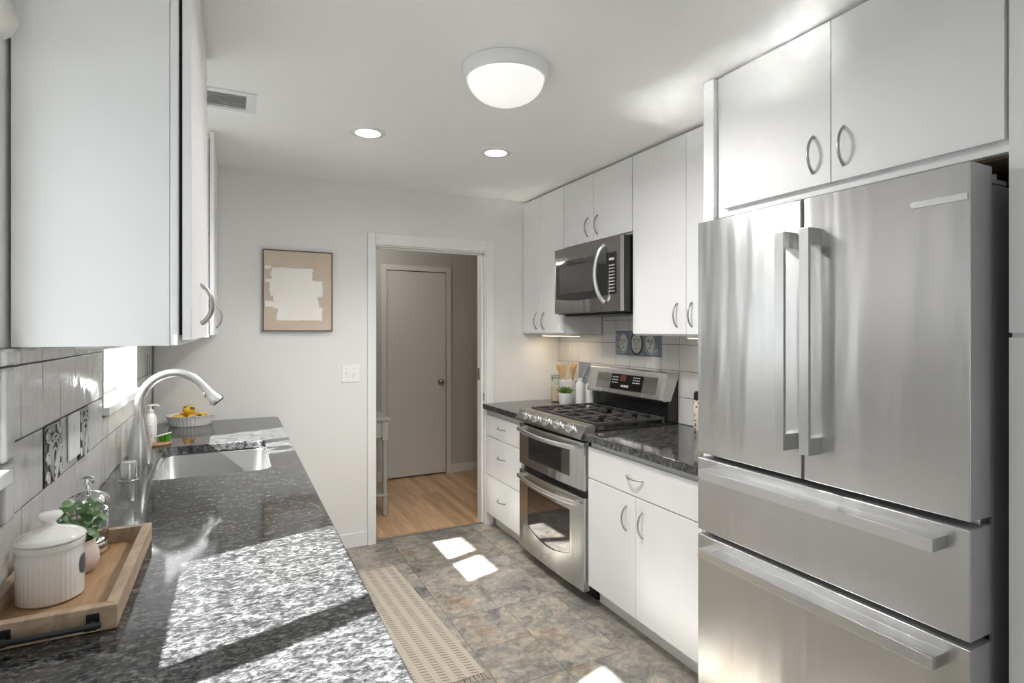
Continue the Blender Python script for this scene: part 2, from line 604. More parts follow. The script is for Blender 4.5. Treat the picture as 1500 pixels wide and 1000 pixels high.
# floor: modular slate tiles in one mesh with a tint per tile
def build_floor():
    u = 0.305
    x_0, y_0 = 0.975 - 5 * u, 2.355 - 16 * u
    nx, ny = 10, 22
    grid = [[None] * ny for _ in range(nx)]
    tiles = []
    rnd = random.Random(21)
    # tiles whose joints can be read in the photograph come first (cells: ix, iy, w, h)
    fixed = [(5, 19, 2, 2), (4, 19, 1, 2), (5, 17, 2, 2), (6, 15, 1, 2), (5, 16, 1, 1), (7, 16, 2, 1), (5, 15, 1, 1)]
    def put(i, j, w, h):
        for a in range(i, i + w):
            for b in range(j, j + h):
                if a >= nx or b >= ny or grid[a][b] is not None:
                    return False
        for a in range(i, i + w):
            for b in range(j, j + h):
                grid[a][b] = len(tiles)
        tiles.append((i, j, w, h))
        return True
    for f in fixed:
        put(*f)
    for j in range(ny):
        for i in range(nx):
            if grid[i][j] is None:
                opts = [(2, 2), (2, 1), (1, 2), (1, 1)]
                rnd.shuffle(opts)
                opts.sort(key=lambda o: -(o[0] * o[1]) * rnd.random())
                for w, h in opts + [(1, 1)]:
                    if put(i, j, w, h):
                        break
    bm = bmesh.new()
    lay = bm.loops.layers.float_color.new('tint')
    g = 0.0011
    for (i, j, w, h) in tiles:
        a, b = x_0 + i * u + g, x_0 + (i + w) * u - g
        c, d = y_0 + j * u + g, y_0 + (j + h) * u - g
        a, b = max(a, XW - 0.02), min(b, XR + 0.02)
        c, d = max(c, YF), min(d, YT)
        if b - a < 0.01 or d - c < 0.01:
            continue
        z = -rnd.random() * 0.0006
        f = bm.faces.new([bm.verts.new(p) for p in ((a, c, z), (b, c, z), (b, d, z), (a, d, z))])
        col = (rnd.random(), rnd.random(), rnd.random(), 1)
        for l in f.loops:
            l[lay] = col
    mb = MB()
    mb.bm.free()
    mb.bm = bm
    o = struct(obj('floor', mb, M['slate'], origin=(0, 0, 0)))
    sub = MB().box(XW - 0.02, XR + 0.02, YF, YT, -0.06, -0.002)
    obj('grout', sub, M['grout_dark'], o)
build_floor()

# oak floor of the hall
struct(obj('floor_hall', MB().box(-0.57, 3.2, YT, 5.6, -0.06, 0.0), M['oak_floor'], origin=(0, 0, 0)))
struct(obj('trim_1', MB().box(0.862, 1.702, YT - 0.012, YT + 0.012, 0.0, 0.006, 0.002), simple('metal_strip', (0.35, 0.32, 0.28), 0.4, 0.5)))

struct(obj('ceiling', MB().box(XW - 0.16, XR + 0.15, YF, YBK, CE, CE + 0.1), M['ceiling'], origin=(0, 0, CE)))

# window wall with two openings
WIN = [(0.36, 1.44), (2.425, 3.2)]      # y ranges
WZ0, WZ1 = 1.155, 2.02
def build_wall_left():
    mb = MB()
    x0, x1 = -0.58, XW - 0.008
    ys = [YF, WIN[0][0], WIN[0][1], WIN[1][0], WIN[1][1], YBK]
    for i in range(5):
        if i in (1, 3):
            mb.box(x0, x1, ys[i], ys[i + 1], 0, WZ0)
            mb.box(x0, x1, ys[i], ys[i + 1], WZ1, CE)
        else:
            mb.box(x0, x1, ys[i], ys[i + 1], 0, CE)
    return struct(obj('wall_left', mb, M['wall'], origin=(0, 0, 0)))
wall_left = build_wall_left()

# tiles: one glazed mesh (each tile slightly out of true) + grout bed + decorated tiles
def tile_mesh(face_x, sign, cells, seed):
    mb = MB()
    rnd = random.Random(seed)
    for (y0, y1, z0, z1) in cells:
        g = 0.0019 if sign > 0 else 0.0013
        n0 = len(mb.bm.verts)
        mb.bm.verts.ensure_lookup_table()
        before = set(mb.bm.verts)
        x_b = face_x - sign * 0.007
        xa, xb = min(face_x, x_b), max(face_x, x_b)
        mb.box(xa, xb, y0 + g, y1 - g, z0 + g, z1 - g, 0.0015, 2)
        vs = [v for v in mb.bm.verts if v not in before]
        c = Vector((face_x, (y0 + y1) / 2, (z0 + z1) / 2))
        R = Matrix.Rotation(rnd.gauss(0, 0.006), 3, 'Z') @ Matrix.Rotation(rnd.gauss(0, 0.006), 3, 'Y')
        for v in vs:
            v.co = c + R @ (v.co - c)
    return mb

ROWS = [0.917, 1.07, 1.223, 1.385, 1.54]
def left_cells():
    cells = []
    ys = [1.578 + 0.155 * k for k in range(-13, 15)]
    for r in range(3):
        for a, b in zip(ys[:-1], ys[1:]):
            b = min(b, YB - 0.001)
            z0, z1 = ROWS[r], ROWS[r + 1]
            skip = False
            for (w0, w1) in WIN:
                if r == 0:
                    continue
                if z1 > WZ0 - 0.005 and b > w0 and a < w1:
                    skip = True
            if skip and r == 1:
                # tiles cut off beneath the stool
                za = z1
                if any(b > w0 and a < w1 for (w0, w1) in WIN):
                    za = WZ0 - 0.006
                    # parts outside the opening keep full height
                    for (w0, w1) in WIN:
                        if a < w0 < b:
                            cells.append((a, w0 - 0.004, z0, z1)); cells.append((w0, b, z0, za))
                        elif a < w1 < b:
                            cells.append((a, w1, z0, za)); cells.append((w1 + 0.004, b, z0, z1))
                        elif a >= w0 and b <= w1:
                            cells.append((a, b, z0, za))
                continue
            if skip:
                for (w0, w1) in WIN:
                    if a < w0 < b:
                        cells.append((a, w0 - 0.004, z0, z1))
                    elif a < w1 < b:
                        cells.append((w1 + 0.004, b, z0, z1))
                continue
            if abs(a - 1.733) < 0.01 and r == 1:
                continue
            if abs(a - 2.043) < 0.01 and r == 1:
                cells.append((2.0, 2.07, z0, z1))
                continue
            if abs(a - 1.888) < 0.01 and r == 1:
                cells.append((a, 2.0, z0, z1))
                continue
            if b - a > 0.01:
                cells.append((a, b, z0, z1))
    # top row just under and beside the wall units
    for a, b in zip(ys[:-1], ys[1:]):
        b = min(b, YB - 0.001)
        if any(b > w0 and a < w1 for (w0, w1) in WIN):
            for (w0, w1) in WIN:
                if a < w0 < b:
                    cells.append((a, w0 - 0.004, 1.385, 1.424))
                elif a < w1 < b:
                    cells.append((w1 + 0.004, b, 1.385, 1.424))
            continue
        if b - a > 0.01:
            cells.append((a, b, 1.385, 1.424))
    return cells
obj('tile', tile_mesh(XW, 1, left_cells(), 3), M['tile'], wall_left)
gb = MB()
ys_ = [-0.44, WIN[0][0], WIN[0][1], WIN[1][0], WIN[1][1], YB - 0.0005]
for i in range(5):
    gb.box(XW - 0.0078, XW - 0.0022, ys_[i] + (0.001 if i else 0), ys_[i + 1] - 0.001, 0.916, (WZ0 - 0.004) if i in (1, 3) else 1.4242)
obj('grout', gb, M['grout'], wall_left)
# rounded edge tiles up the side of the near window
mb = MB()
for z0, z1 in ((1.07, 1.19), (1.193, 1.385), (1.388, 1.424)):
    mb.box(XW - 0.006, XW + 0.012, 1.446, 1.50, z0, z1, 0.009, 4)
obj('edge_tile', mb, M['tile'], wall_left)
def decor_left(y0, y1, z0, z1, seed):
    p = obj('decor_tile', MB().box(XW - 0.006, XW + 0.003, y0 + 0.002, y1 - 0.002, z0 + 0.002, z1 - 0.002, 0.002), M['hair'], wall_left,
            'dark relief tile with pale swirls')
    rnd = random.Random(seed)
    mb = MB()
    yc, zc = (y0 + y1) / 2, (z0 + z1) / 2
    w, h = (y1 - y0), (z1 - z0)
    x = XW + 0.005
    # a drop shape of nested loops with curls round it
    for k, s_ in enumerate((0.34, 0.24, 0.13)):
        pts = []
        for i in range(28):
            a = 2 * PI * i / 28
            yy = math.sin(a) * s_ * w * (0.8 - 0.35 * math.cos(a))
            zz = -math.cos(a) * s_ * h * 1.15
            pts.append((x, yc + yy, zc - 0.08 * h + zz))
        mb.tube(pts, 0.0028, 6, True)
    for sy in (-1, 1):
        for zz in (-0.36, -0.05, 0.3):
            cyy, czz = yc + sy * w * 0.37, zc + zz * h
            pts = []
            for i in range(22):
                a = i * 0.55
                rr = w * (0.10 - 0.004 * i)
                pts.append((x, cyy + sy * rr * math.cos(a), min(max(czz + rr * math.sin(a) * 1.2, z0 + 0.006), z1 - 0.006)))
            mb.tube(pts, 0.0025, 6)
    for k in range(9):
        mb.sphere((x, yc + (rnd.random() - 0.5) * w * 0.75, z1 - 0.012 - rnd.random() * h * 0.25), 0.005, (0.6, 1, 1), None, 8, 6)
    obj('relief', mb, M['glaze_white'], p)
decor_left(1.733, 1.888, 1.07, 1.223, 1)
decor_left(2.072, 2.198, 1.07, 1.223, 2)

# windows
def build_window(n, y0, y1, mull):
    root = bpy.data.objects.new('window_%d' % n, None)
    COL.objects.link(root)
    root.location = (-0.50, (y0 + y1) / 2, WZ0)
    root['kind'] = 'structure'
    # painted lining of the opening
    mb = MB()
    mb.box(-0.578, XW + 0.002, y0, y0 + 0.012, WZ0, WZ1, 0.001)
    mb.box(-0.578, XW + 0.002, y1 - 0.012, y1, WZ0, WZ1, 0.001)
    mb.box(-0.578, XW + 0.002, y0 + 0.012, y1 - 0.012, WZ1 - 0.012, WZ1, 0.001)
    mb.box(-0.578, -0.44, y0 + 0.012, y1 - 0.012, WZ0, WZ0 + 0.02, 0.001)
    obj('window_lining', mb, M['trim'], root)
    # stool with a rounded nose
    obj('window_sill', MB().box(-0.50, -0.395, y0 - 0.004, y1 + 0.004, WZ0, 1.186, 0.005, 3), M['trim'], root)
    # sash frame
    mb = MB()
    xa, xb = -0.548, -0.508
    s_ = 0.038
    za, zb = WZ0 + 0.02, WZ1 - 0.012
    mb.box(xa, xb, y0 + 0.012, y0 + 0.012 + s_, za, zb, 0.003)
    mb.box(xa, xb, y1 - 0.012 - s_, y1 - 0.012, za, zb, 0.003)
    mb.box(xa + 0.0008, xb - 0.0008, y0 + 0.045, y1 - 0.045, za + 0.0008, za + 0.045, 0.003)
    mb.box(xa + 0.0008, xb - 0.0008, y0 + 0.045, y1 - 0.045, zb - 0.018, zb - 0.0008, 0.003)
    mb.box(xa + 0.0008, xb - 0.0008, y0 + 0.045, y1 - 0.045, 1.845, 1.955, 0.003)
    mb.box(xa + 0.0015, xb - 0.0015, mull - 0.038, mull + 0.038, za + 0.002, zb - 0.002, 0.003)
    f = obj('window_frame', mb, M['trim'], root)
    obj('window_pane', MB().box(-0.530, -0.527, y0 + 0.045, y1 - 0.045, za + 0.02, zb - 0.008), M['pane'], root)
    lt = MB().tube([(-0.500, y0 + 0.075, WZ0 + 0.035), (-0.500, y0 + 0.075, WZ0 + 0.065)], 0.007, 10)
    obj('window_latch', lt, M['nickel'], root)
    return root
build_window(1, WIN[0][0], WIN[0][1], 0.885)
build_window(2, WIN[1][0], WIN[1][1], 2.785)

# fabric shade bunched at the head of the near window
sh = thing('window_shade', 'pale rolled fabric shade at the head of the window, cut by the left edge', 'shade', (-0.44, 0.9, 2.05))
mb = MB()
prof = [(-0.42, 2.05), (-0.405, 2.06), (-0.395, 2.085), (-0.398, 2.115), (-0.41, 2.13), (-0.395, 2.15), (-0.40, 2.17), (-0.42, 2.18)]
mb.prism(prof, 'y', 0.38, 1.475)
obj('shade_roll', mb, simple('shade_fabric', (0.70, 0.69, 0.64), 0.8), sh)

# back wall with the doorway
DX0, DX1, DZ = 0.862, 1.702, 2.053
mb = MB()
mb.box(XW - 0.16, DX0, YB, YBK, 0, CE)
mb.box(DX1, 3.2, YB, YBK, 0, CE)
mb.box(DX0, DX1, YB, YBK, DZ, CE)
struct(obj('wall_back', mb, M['wall'], origin=(0, 0, 0)))
# casing and jamb lining
dr = bpy.data.objects.new('trim_2', None)
COL.objects.link(dr)
dr.location = (1.28, YB, 0)
dr['kind'] = 'structure'
mb = MB()
mb.box(0.813, DX0 + 0.004, YB - 0.018, YB, 0, 2.127, 0.003)
mb.box(DX1 - 0.008, 1.754, YB - 0.018, YB, 0, 2.127, 0.003)
mb.box(DX0 + 0.004, DX1 - 0.008, YB - 0.018, YB, DZ - 0.004, 2.127, 0.003)
obj('casing', mb, M['trim'], dr)
mb = MB()
mb.box(DX0, DX0 + 0.012, YB, YBK + 0.01, 0, DZ, 0.001)
mb.box(DX1 - 0.012, DX1, YB, YBK + 0.01, 0, DZ, 0.001)
mb.box(DX0 + 0.012, DX1 - 0.012, YB, YBK + 0.01, DZ - 0.012, DZ, 0.001)
mb.box(DX1 - 0.022, DX1 - 0.012, YB + 0.045, YB + 0.08, 0, DZ - 0.012, 0.001)
mb.box(DX0 + 0.012, DX1 - 0.012, YB + 0.045, YB + 0.08, DZ - 0.022, DZ - 0.012, 0.001)
obj('jamb', mb, M['trim'], dr)
obj('hinge', MB().box(DX1 - 0.016, DX1 - 0.011, YBK - 0.035, YBK - 0.005, 1.08, 1.17), M['nickel'], dr)
obj('strike_plate', MB().box(DX1 - 0.0135, DX1 - 0.0115, YB + 0.012, YB + 0.035, 0.93, 0.99), M['nickel'], dr)
struct(obj('baseboard_back', MB().box(0.30, 0.812, YB - 0.012, YB, 0, 0.095, 0.003), M['trim']))

# range wall, front wall
wall_right = struct(obj('wall_right', MB().box(XR + 0.008, XR + 0.15, YF, YBK, 0, CE), M['wall'], origin=(XR, 0, 0)))
mb = MB()
mb.box(XW - 0.16, 0.35, YF - 0.15, YF, 0, CE)
mb.box(1.75, XR + 0.15, YF - 0.15, YF, 0, CE)
mb.box(0.35, 1.75, YF - 0.15, YF, 2.2, CE)
struct(obj('wall_front', mb, M['wall'], origin=(0, YF, 0)))

def right_cells():
    cells = []
    p = 0.152
    ys = [3.09 + p * k for k in range(-10, 6)]
    rows = [0.917, 1.07, 1.223, 1.377, 1.53, 1.684, 1.838]
    for r in range(6):
        for a, b in zip(ys[:-1], ys[1:]):
            b = min(b, YB - 0.001)
            if b - a < 0.02:
                continue
            z0, z1 = rows[r], rows[r + 1]
            inm = a > 2.62 and b < 3.10
            if inm:
                if r == 2:
                    z1 = 1.297
                elif r == 3:
                    z0 = 1.455
            if r >= 3 and not (2.5 < a and b < 3.26):
                z1 = min(z1, 1.43)
                if r > 3:
                    continue
            if abs(a - (3.09 + 2 * p)) < 0.01 and r == 1:
                continue
            if z1 - z0 > 0.01:
                cells.append((a, b, z0, z1))
    return cells
obj('tile', tile_mesh(XR, -1, right_cells(), 5), M['tile_r'], wall_right)
gb = MB().box(XR + 0.0022, XR + 0.0078, 1.57, YB - 0.0005, 0.916, 1.4302).box(XR + 0.0022, XR + 0.0078, 2.512, 3.247, 1.4302, 1.835)
obj('grout', gb, M['grout'], wall_right)
# three-tile mural of faces above the range
X = XR - 0.002
mur = obj('mural_tile', MB().box(X, XR + 0.006, 2.638, 2.788, 1.299, 1.453, 0.001).box(X, XR + 0.006, 2.79, 2.938, 1.299, 1.453, 0.001)
          .box(X, XR + 0.006, 2.94, 3.09, 1.299, 1.453, 0.001), M['glaze_blue'], wall_right, 'blue grey relief tiles with three faces')
def ell(cy_, cz, ry, rz, n=28, a0=0, a1=2 * PI, x=None):
    return [(x if x else X - 0.002, cy_ + ry * math.cos(a0 + (a1 - a0) * i / n), cz + rz * math.sin(a0 + (a1 - a0) * i / n)) for i in range(n + (0 if a1 - a0 > 6.2 else 1))]
faces_mb, dark_mb, green_mb = MB(), MB(), MB()
def face(cy_, cz, ry, rz, edge, turn):
    faces_mb.sphere((X - 0.001, cy_, cz), 1.0, (0.004, ry, rz), None, 24, 14)
    edge.tube(ell(cy_, cz, ry * 1.1, rz * 1.08), 0.005 if edge is dark_mb else 0.004, 6, True)
    for e in (-1, 1):
        ey = cy_ + e * ry * 0.40 + turn * ry * 0.12
        dark_mb.tube(ell(ey, cz + rz * 0.20, ry * 0.24, rz * 0.17, 10, 0.5, 2.7, X - 0.005), 0.0022, 5)
        dark_mb.sphere((X - 0.005, ey, cz + rz * 0.12), 0.0045, (0.5, 1, 0.9), None, 8, 6)
    dark_mb.tube([(X - 0.006, cy_ + turn * 0.006, cz + rz * 0.1), (X - 0.007, cy_ + turn * 0.010, cz - rz * 0.22), (X - 0.006, cy_ + turn * 0.002, cz - rz * 0.25)], 0.0014, 5)
    dark_mb.tube([(X - 0.006, cy_ - ry * 0.22, cz - rz * 0.48), (X - 0.007, cy_, cz - rz * 0.54), (X - 0.006, cy_ + ry * 0.22, cz - rz * 0.48)], 0.0022, 5)
face(2.866, 1.378, 0.052, 0.066, dark_mb, 0)
face(3.0, 1.378, 0.040, 0.058, green_mb, 1)
face(2.735, 1.378, 0.040, 0.058, green_mb, -1)
for sgn, c0 in ((1, 3.0), (-1, 2.735)):
    pts = []
    for i in range(26):
        t = i / 25
        pts.append((X - 0.003, c0 + sgn * (0.065 - 0.12 * t), 1.345 - 0.032 * math.sin(t * PI) - 0.0 * t))
    green_mb.tube(pts, 0.005, 6)
    for q in range(3):
        pts = []
        for i in range(18):
            a = i * 0.5
            rr = 0.016 - 0.0007 * i
            pts.append((X - 0.002, c0 + sgn * 0.060 + rr * math.cos(a), 1.325 + q * 0.048 + rr * math.sin(a)))
        green_mb.tube(pts, 0.0028, 5)
obj('mural_face', faces_mb, M['glaze_face'], mur)
obj('mural_line', dark_mb, M['hair'], mur)
obj('mural_curl', green_mb, M['glaze_green'], mur)
# single decorated tile left of the range
ya = 3.09 + 2 * 0.152
dt = obj('decor_tile', MB().box(X, XR + 0.006, ya + 0.001, ya + 0.151, 1.072, 1.222, 0.001), M['glaze_blue'], wall_right, 'blue grey relief tile with a pale curl')
mb = MB()
pts = []
for i in range(26):
    t = i / 25
    pts.append((X - 0.002, ya + 0.04 + 0.09 * t, 1.20 - 0.11 * t - 0.03 * math.sin(t * PI)))
mb.tube(pts, [0.004 + 0.010 * math.sin(PI * i / 25) for i in range(26)], 8)
mb.tube(ell(ya + 0.05, 1.10, 0.03, 0.022, 20), 0.004, 6, True)
obj('relief', mb, M['glaze_green'], dt)

# ---------------------------------------------------------------- hall beyond the doorway
YH = 5.41
mb = MB()
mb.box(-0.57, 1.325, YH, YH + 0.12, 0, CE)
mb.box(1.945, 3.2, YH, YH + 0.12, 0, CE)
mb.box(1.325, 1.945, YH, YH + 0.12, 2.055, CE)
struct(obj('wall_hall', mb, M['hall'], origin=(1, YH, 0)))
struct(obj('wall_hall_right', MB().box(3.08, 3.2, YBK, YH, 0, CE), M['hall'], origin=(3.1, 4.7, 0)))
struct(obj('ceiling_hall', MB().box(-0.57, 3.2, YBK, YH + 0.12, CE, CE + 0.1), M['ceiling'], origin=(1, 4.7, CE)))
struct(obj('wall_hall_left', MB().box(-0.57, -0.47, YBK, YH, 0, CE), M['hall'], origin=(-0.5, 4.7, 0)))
mb = MB().box(1.992, 3.08, YH - 0.012, YH, 0, 0.088, 0.003)
struct(obj('baseboard_hall', mb, M['hall_door']))
struct(obj('baseboard_hall_left', MB().box(-0.47, 1.27, YH - 0.012, YH, 0, 0.088, 0.003), M['hall_door']))
d2 = bpy.data.objects.new('door_1', None)
COL.objects.link(d2)
d2.location = (1.63, YH, 0)
d2['kind'] = 'structure'
mb = MB()
mb.box(1.272, 1.328, YH - 0.016, YH, 0, 2.105, 0.003)
mb.box(1.942, 1.992, YH - 0.016, YH, 0, 2.105, 0.003)
mb.box(1.328, 1.942, YH - 0.016, YH, 2.052, 2.105, 0.003)
obj('door_casing', mb, M['hall_door'], d2)
obj('door_leaf', MB().box(1.333, 1.938, YH + 0.004, YH + 0.04, 0.014, 2.047, 0.002), M['hall_door'], d2)
mb = MB()
rot = Matrix.Rotation(PI / 2, 3, 'X')
mb.lathe([(0.0, 0.062), (0.018, 0.06), (0.027, 0.05), (0.027, 0.04), (0.016, 0.028), (0.010, 0.022), (0.010, 0.006), (0.030, 0.004), (0.031, 0.0)],
         (1.882, YH + 0.004, 0.938), 20, mat=rot)
obj('door_knob', mb, M['nickel'], d2)
obj('latch_plate', MB().box(1.936, 1.944, YH - 0.0175, YH + 0.004, 0.91, 0.97), M['nickel'], d2)
for z in (1.86, 0.25):
    obj('door_hinge', MB().box(1.327, 1.335, YH - 0.018, YH + 0.003, z - 0.045, z + 0.045), M['hall_door'], d2)
obj('door_backing', MB().box(1.325, 1.945, YH + 0.05, YH + 0.12, 0, 2.055), M['gap'], d2)

# hall console table with turned legs
tb = thing('console_table', 'grey painted console table with turned legs, half hidden by the door casing', 'table', (0.72, 4.55, 0))
obj('tabletop', MB().box(0.36, 1.10, 4.33, 4.73, 0.757, 0.781, 0.004), M['table_paint'], tb)
mb = MB()
mb.box(0.42, 1.04, 4.36, 4.378, 0.625, 0.757)
mb.box(0.42, 1.04, 4.682, 4.70, 0.625, 0.757)
mb.box(0.39, 0.408, 4.39, 4.67, 0.625, 0.757)
mb.box(1.052, 1.07, 4.39, 4.67, 0.625, 0.757)
obj('apron', mb, M['table_paint'], tb)
for lx in (0.40, 1.06):
    for ly in (4.37, 4.69):
        mb = MB().box(lx - 0.024, lx + 0.024, ly - 0.024, ly + 0.024, 0.60, 0.757, 0.003)
        prof = [(0.010, 0.0), (0.019, 0.01), (0.020, 0.10), (0.022, 0.155), (0.016, 0.165), (0.022, 0.18), (0.017, 0.20), (0.021, 0.24), (0.016, 0.27),
                (0.022, 0.30), (0.019, 0.34), (0.016, 0.37), (0.022, 0.40), (0.018, 0.45), (0.022, 0.49), (0.016, 0.51), (0.021, 0.54), (0.018, 0.58), (0.024, 0.60)]
        mb.lathe(prof, (lx, ly, 0), 18)
        obj('leg', mb, M['table_paint'], tb)
obj('shelf', MB().box(0.38, 1.085, 4.35, 4.71, 0.165, 0.182, 0.003), M['table_paint'], tb)

# ---------------------------------------------------------------- cabinets
def bow_handle(parent, x, y, z, L, axis, sgn, proud=0.028, r=0.0045):
    """bow pull on a face of constant x; sgn = direction away from the face"""
    mb = MB()
    pts, rs = [], []
    n = 18
    for i in range(n + 1):
        t = -1 + 2 * i / n
        p = proud * (1 - t * t) ** 0.75 if abs(t) < 1 else 0
        if axis == 'z':
            pts.append((x + sgn * p, y, z + t * L / 2))
        else:
            pts.append((x + sgn * p, y + t * L / 2, z))
        rs.append(r * (1.25 if abs(t) > 0.9 else 1.0))
    up = (0, 1, 0) if axis == 'z' else (0, 0, 1)
    mb.tube(pts, rs, 10, flat=1.0, up=up)
    return obj('handle', mb, M['nickel'], parent, 'satin nickel bow handle')

def front(parent, name, xf, sgn, y0, y1, z0, z1, t=0.019):
    xa, xb = (xf, xf - sgn * t) if sgn > 0 else (xf, xf + t)
    g = 0.0015
    return obj(name, MB().box(min(xa, xb), max(xa, xb), y0 + g, y1 - g, z0 + g, z1 - g, 0.0015, 2), M['cab'], parent)

def upper(label, y0, y1, z0, z1, xf, xback, doors, sgn, hz, name='wall_cabinet', carc=None, hoff=0.05, L=0.118):
    """doors: list of (y0, y1, handle_y)"""
    t = thing(name, label, 'cabinet', ((xf + xback) / 2, (y0 + y1) / 2, z0))
    xin = xf - sgn * 0.0205
    mb = MB().box(min(xin, xback), max(xin, xback), y0, y1, z0, z1, 0.001)
    obj('carcass', mb, M['cab'], t)
    for (a, b, hy) in doors:
        d = front(t, 'door', xf, sgn, a, b, z0 + 0.008, z1 - 0.008)
        bow_handle(d, xf, hy, hz, L, 'z', sgn)
    return t

upper('tall white two-door wall cabinet hung beside the doorway wall, left of the microwave', 3.248, 3.842, 1.432, 2.452, 2.011, XR - 0.002,
      [(3.57, 3.842, 3.625), (3.248, 3.57, 3.515)], -1, 1.531)
upper('short white two-door wall cabinet directly above the microwave', 2.515, 3.244, 2.012, 2.452, 2.011, XR - 0.002,
      [(2.895, 3.244, 2.955), (2.515, 2.895, 2.85)], -1, 2.115)
upper('tall white two-door wall cabinet between the microwave and the refrigerator', 1.668, 2.511, 1.432, 2.452, 2.011, XR - 0.002,
      [(2.096, 2.511, 2.158), (1.668, 2.096, 2.055)], -1, 1.538)
fc = upper('white two-door cabinet high above the steel refrigerator', 0.682, 1.608, 1.902, 2.452, 1.690, XR - 0.002,
           [(1.13, 1.566, 1.19), (0.684, 1.13, 1.088)], -1, 2.032)
for ch in fc.children:
    if ch.name.startswith('door'):
        pass
# the doors of that cabinet start above a visible bottom rail
for ch in fc.children:
    if ch.name.startswith('door'):
        for v in ch.data.vertices:
            if v.co.z < 0.1:
                v.co.z += 0.018
obj('underside', MB().box(1.735, XR - 0.01, 0.69, 1.60, 1.8935, 1.9015), M['ply'], fc, 'brown underside')
tag(obj('end_panel', MB().box(1.690, XR - 0.002, 1.612, 1.665, 0.0, 2.452, 0.0015), M['cab']),
    'white full-height panel at the far side of the refrigerator', 'panel')

# left wall units
tn = thing('wall_cabinet', 'large white wall cabinet at the left whose broad end panel faces the camera', 'cabinet', (-0.26, 1.94, 1.425))
obj('carcass', MB().box(XW, -0.134, 1.512, 2.36, 1.425, 2.452, 0.001), M['cab'], tn)
obj('face_frame', MB().box(-0.1335, -0.116, 1.512, 2.36, 1.425, 2.452, 0.004, 3), M['cab'], tn)
obj('gap_strip', MB().box(-0.1162, -0.1105, 1.53, 2.34, 1.45, 2.44), M['gap'], tn)
for (a, b, hy) in ((1.516, 1.937, 1.90), (1.937, 2.357, 1.985)):
    d = front(tn, 'door', -0.09, 1, a, b, 1.436, 2.446)
    bow_handle(d, -0.09, hy, 1.540, 0.118, 'z', 1, 0.03, 0.0055)
tf = thing('wall_cabinet', 'narrow-looking white wall cabinet in the far left corner beyond the window', 'cabinet', (-0.26, 3.48, 1.425))
obj('carcass', MB().box(XW, -0.116, 3.215, 3.842, 1.425, 2.452, 0.001), M['cab'], tf)
obj('gap_strip', MB().box(-0.1158, -0.1105, 3.235, 3.83, 1.44, 2.44), M['gap'], tf)
for (a, b, hy) in ((3.135, 3.49, 3.44), (3.49, 3.842, 3.54)):
    d = front(tf, 'door', -0.09, 1, a, b, 1.436, 2.446)
    bow_handle(d, -0.09, hy, 1.535, 0.118, 'z', 1)

# base units on the range wall
def base_carcass(parent, x0, x1, y0, y1, toe_x, z1=0.874):
    mb = MB()
    mb.box(min(x0, x1), max(x0, x1), y0, y1, 0.105, z1, 0.001)
    obj('carcass', mb, M['cab_in'], parent)
    a, b = (toe_x, x1) if x1 > x0 else (x1, toe_x)
    obj('toe_kick', MB().box(a, b, y0, y1, 0.0, 0.1045), M['cab_in'], parent)

t = thing('base_cabinet', 'white three-drawer base cabinet between the doorway and the range', 'cabinet', (2.0, 3.54, 0))
base_carcass(t, 1.708, XR - 0.002, 3.250, 3.824, 1.764)
for (z0, z1, hz) in ((0.105, 0.391, 0.252), (0.394, 0.677, 0.556), (0.680, 0.835, 0.765)):
    d = front(t, 'drawer', 1.687, -1, 3.250, 3.824, z0, z1)
    bow_handle(d, 1.687, 3.545, hz, 0.118, 'y', -1)
t = thing('base_cabinet', 'white base cabinet with one wide drawer over two doors between range and refrigerator', 'cabinet', (2.0, 2.07, 0))
base_carcass(t, 1.708, XR - 0.002, 1.668, 2.478, 1.764)
d = front(t, 'drawer', 1.687, -1, 1.668, 2.478, 0.680, 0.845)
bow_handle(d, 1.687, 2.09, 0.765, 0.118, 'y', -1)
for (a, b, hy) in ((1.668, 2.085, 2.036), (2.085, 2.478, 2.155)):
    d = front(t, 'door', 1.687, -1, a, b, 0.105, 0.677)
    bow_handle(d, 1.687, hy, 0.56, 0.118, 'z', -1)

# tall pantry at the right edge of the view
t = thing('pantry_cabinet', 'tall white pantry cabinet at the right edge beside the refrigerator', 'cabinet', (2.0, 0.35, 0))
obj('carcass', MB().box(1.711, XR - 0.002, 0.03, 0.6785, 0.0, 2.452, 0.001), M['cab'], t)
front(t, 'door', 1.690, -1, 0.03, 0.6785, 1.453, 2.445)
front(t, 'door', 1.690, -1, 0.03, 0.6785, 0.105, 1.445)

# base units under the sink counter
def left_base(label, y0, y1):
    t = thing('base_cabinet', label, 'cabinet', (-0.1, (y0 + y1) / 2, 0))
    mb = MB()
    mb.box(XW, 0.19, y0, y0 + 0.018, 0.105, 0.874)
    mb.box(XW, 0.19, y1 - 0.018, y1, 0.105, 0.874)
    mb.box(XW, 0.19, y0 + 0.018, y1 - 0.018, 0.105, 0.123)
    mb.box(XW, XW + 0.012, y0 + 0.018, y1 - 0.018, 0.123, 0.874)
    mb.box(0.172, 0.19, y0 + 0.018, y1 - 0.018, 0.835, 0.874)
    obj('carcass', mb, M['cab_in'], t)
    obj('toe_kick', MB().box(XW, 0.135, y0, y1, 0, 0.1045), M['cab_in'], t)
    ym = (y0 + y1) / 2
    for a, b, hy in ((y0, ym, ym - 0.05), (ym, y1, ym + 0.05)):
        d = front(t, 'door', 0.2105, 1, a, b, 0.105, 0.832)
        bow_handle(d, 0.2105, hy, 0.70, 0.118, 'z', 1)
left_base('white base cabinet under the sink counter nearest the camera', 0.30, 1.24)
left_base('white base cabinet under the sink counter before the sink', 1.242, 2.24)
left_base('white base cabinet directly under the sink', 2.242, 3.2)
left_base('white base cabinet under the sink counter in the far corner', 3.202, 3.83)

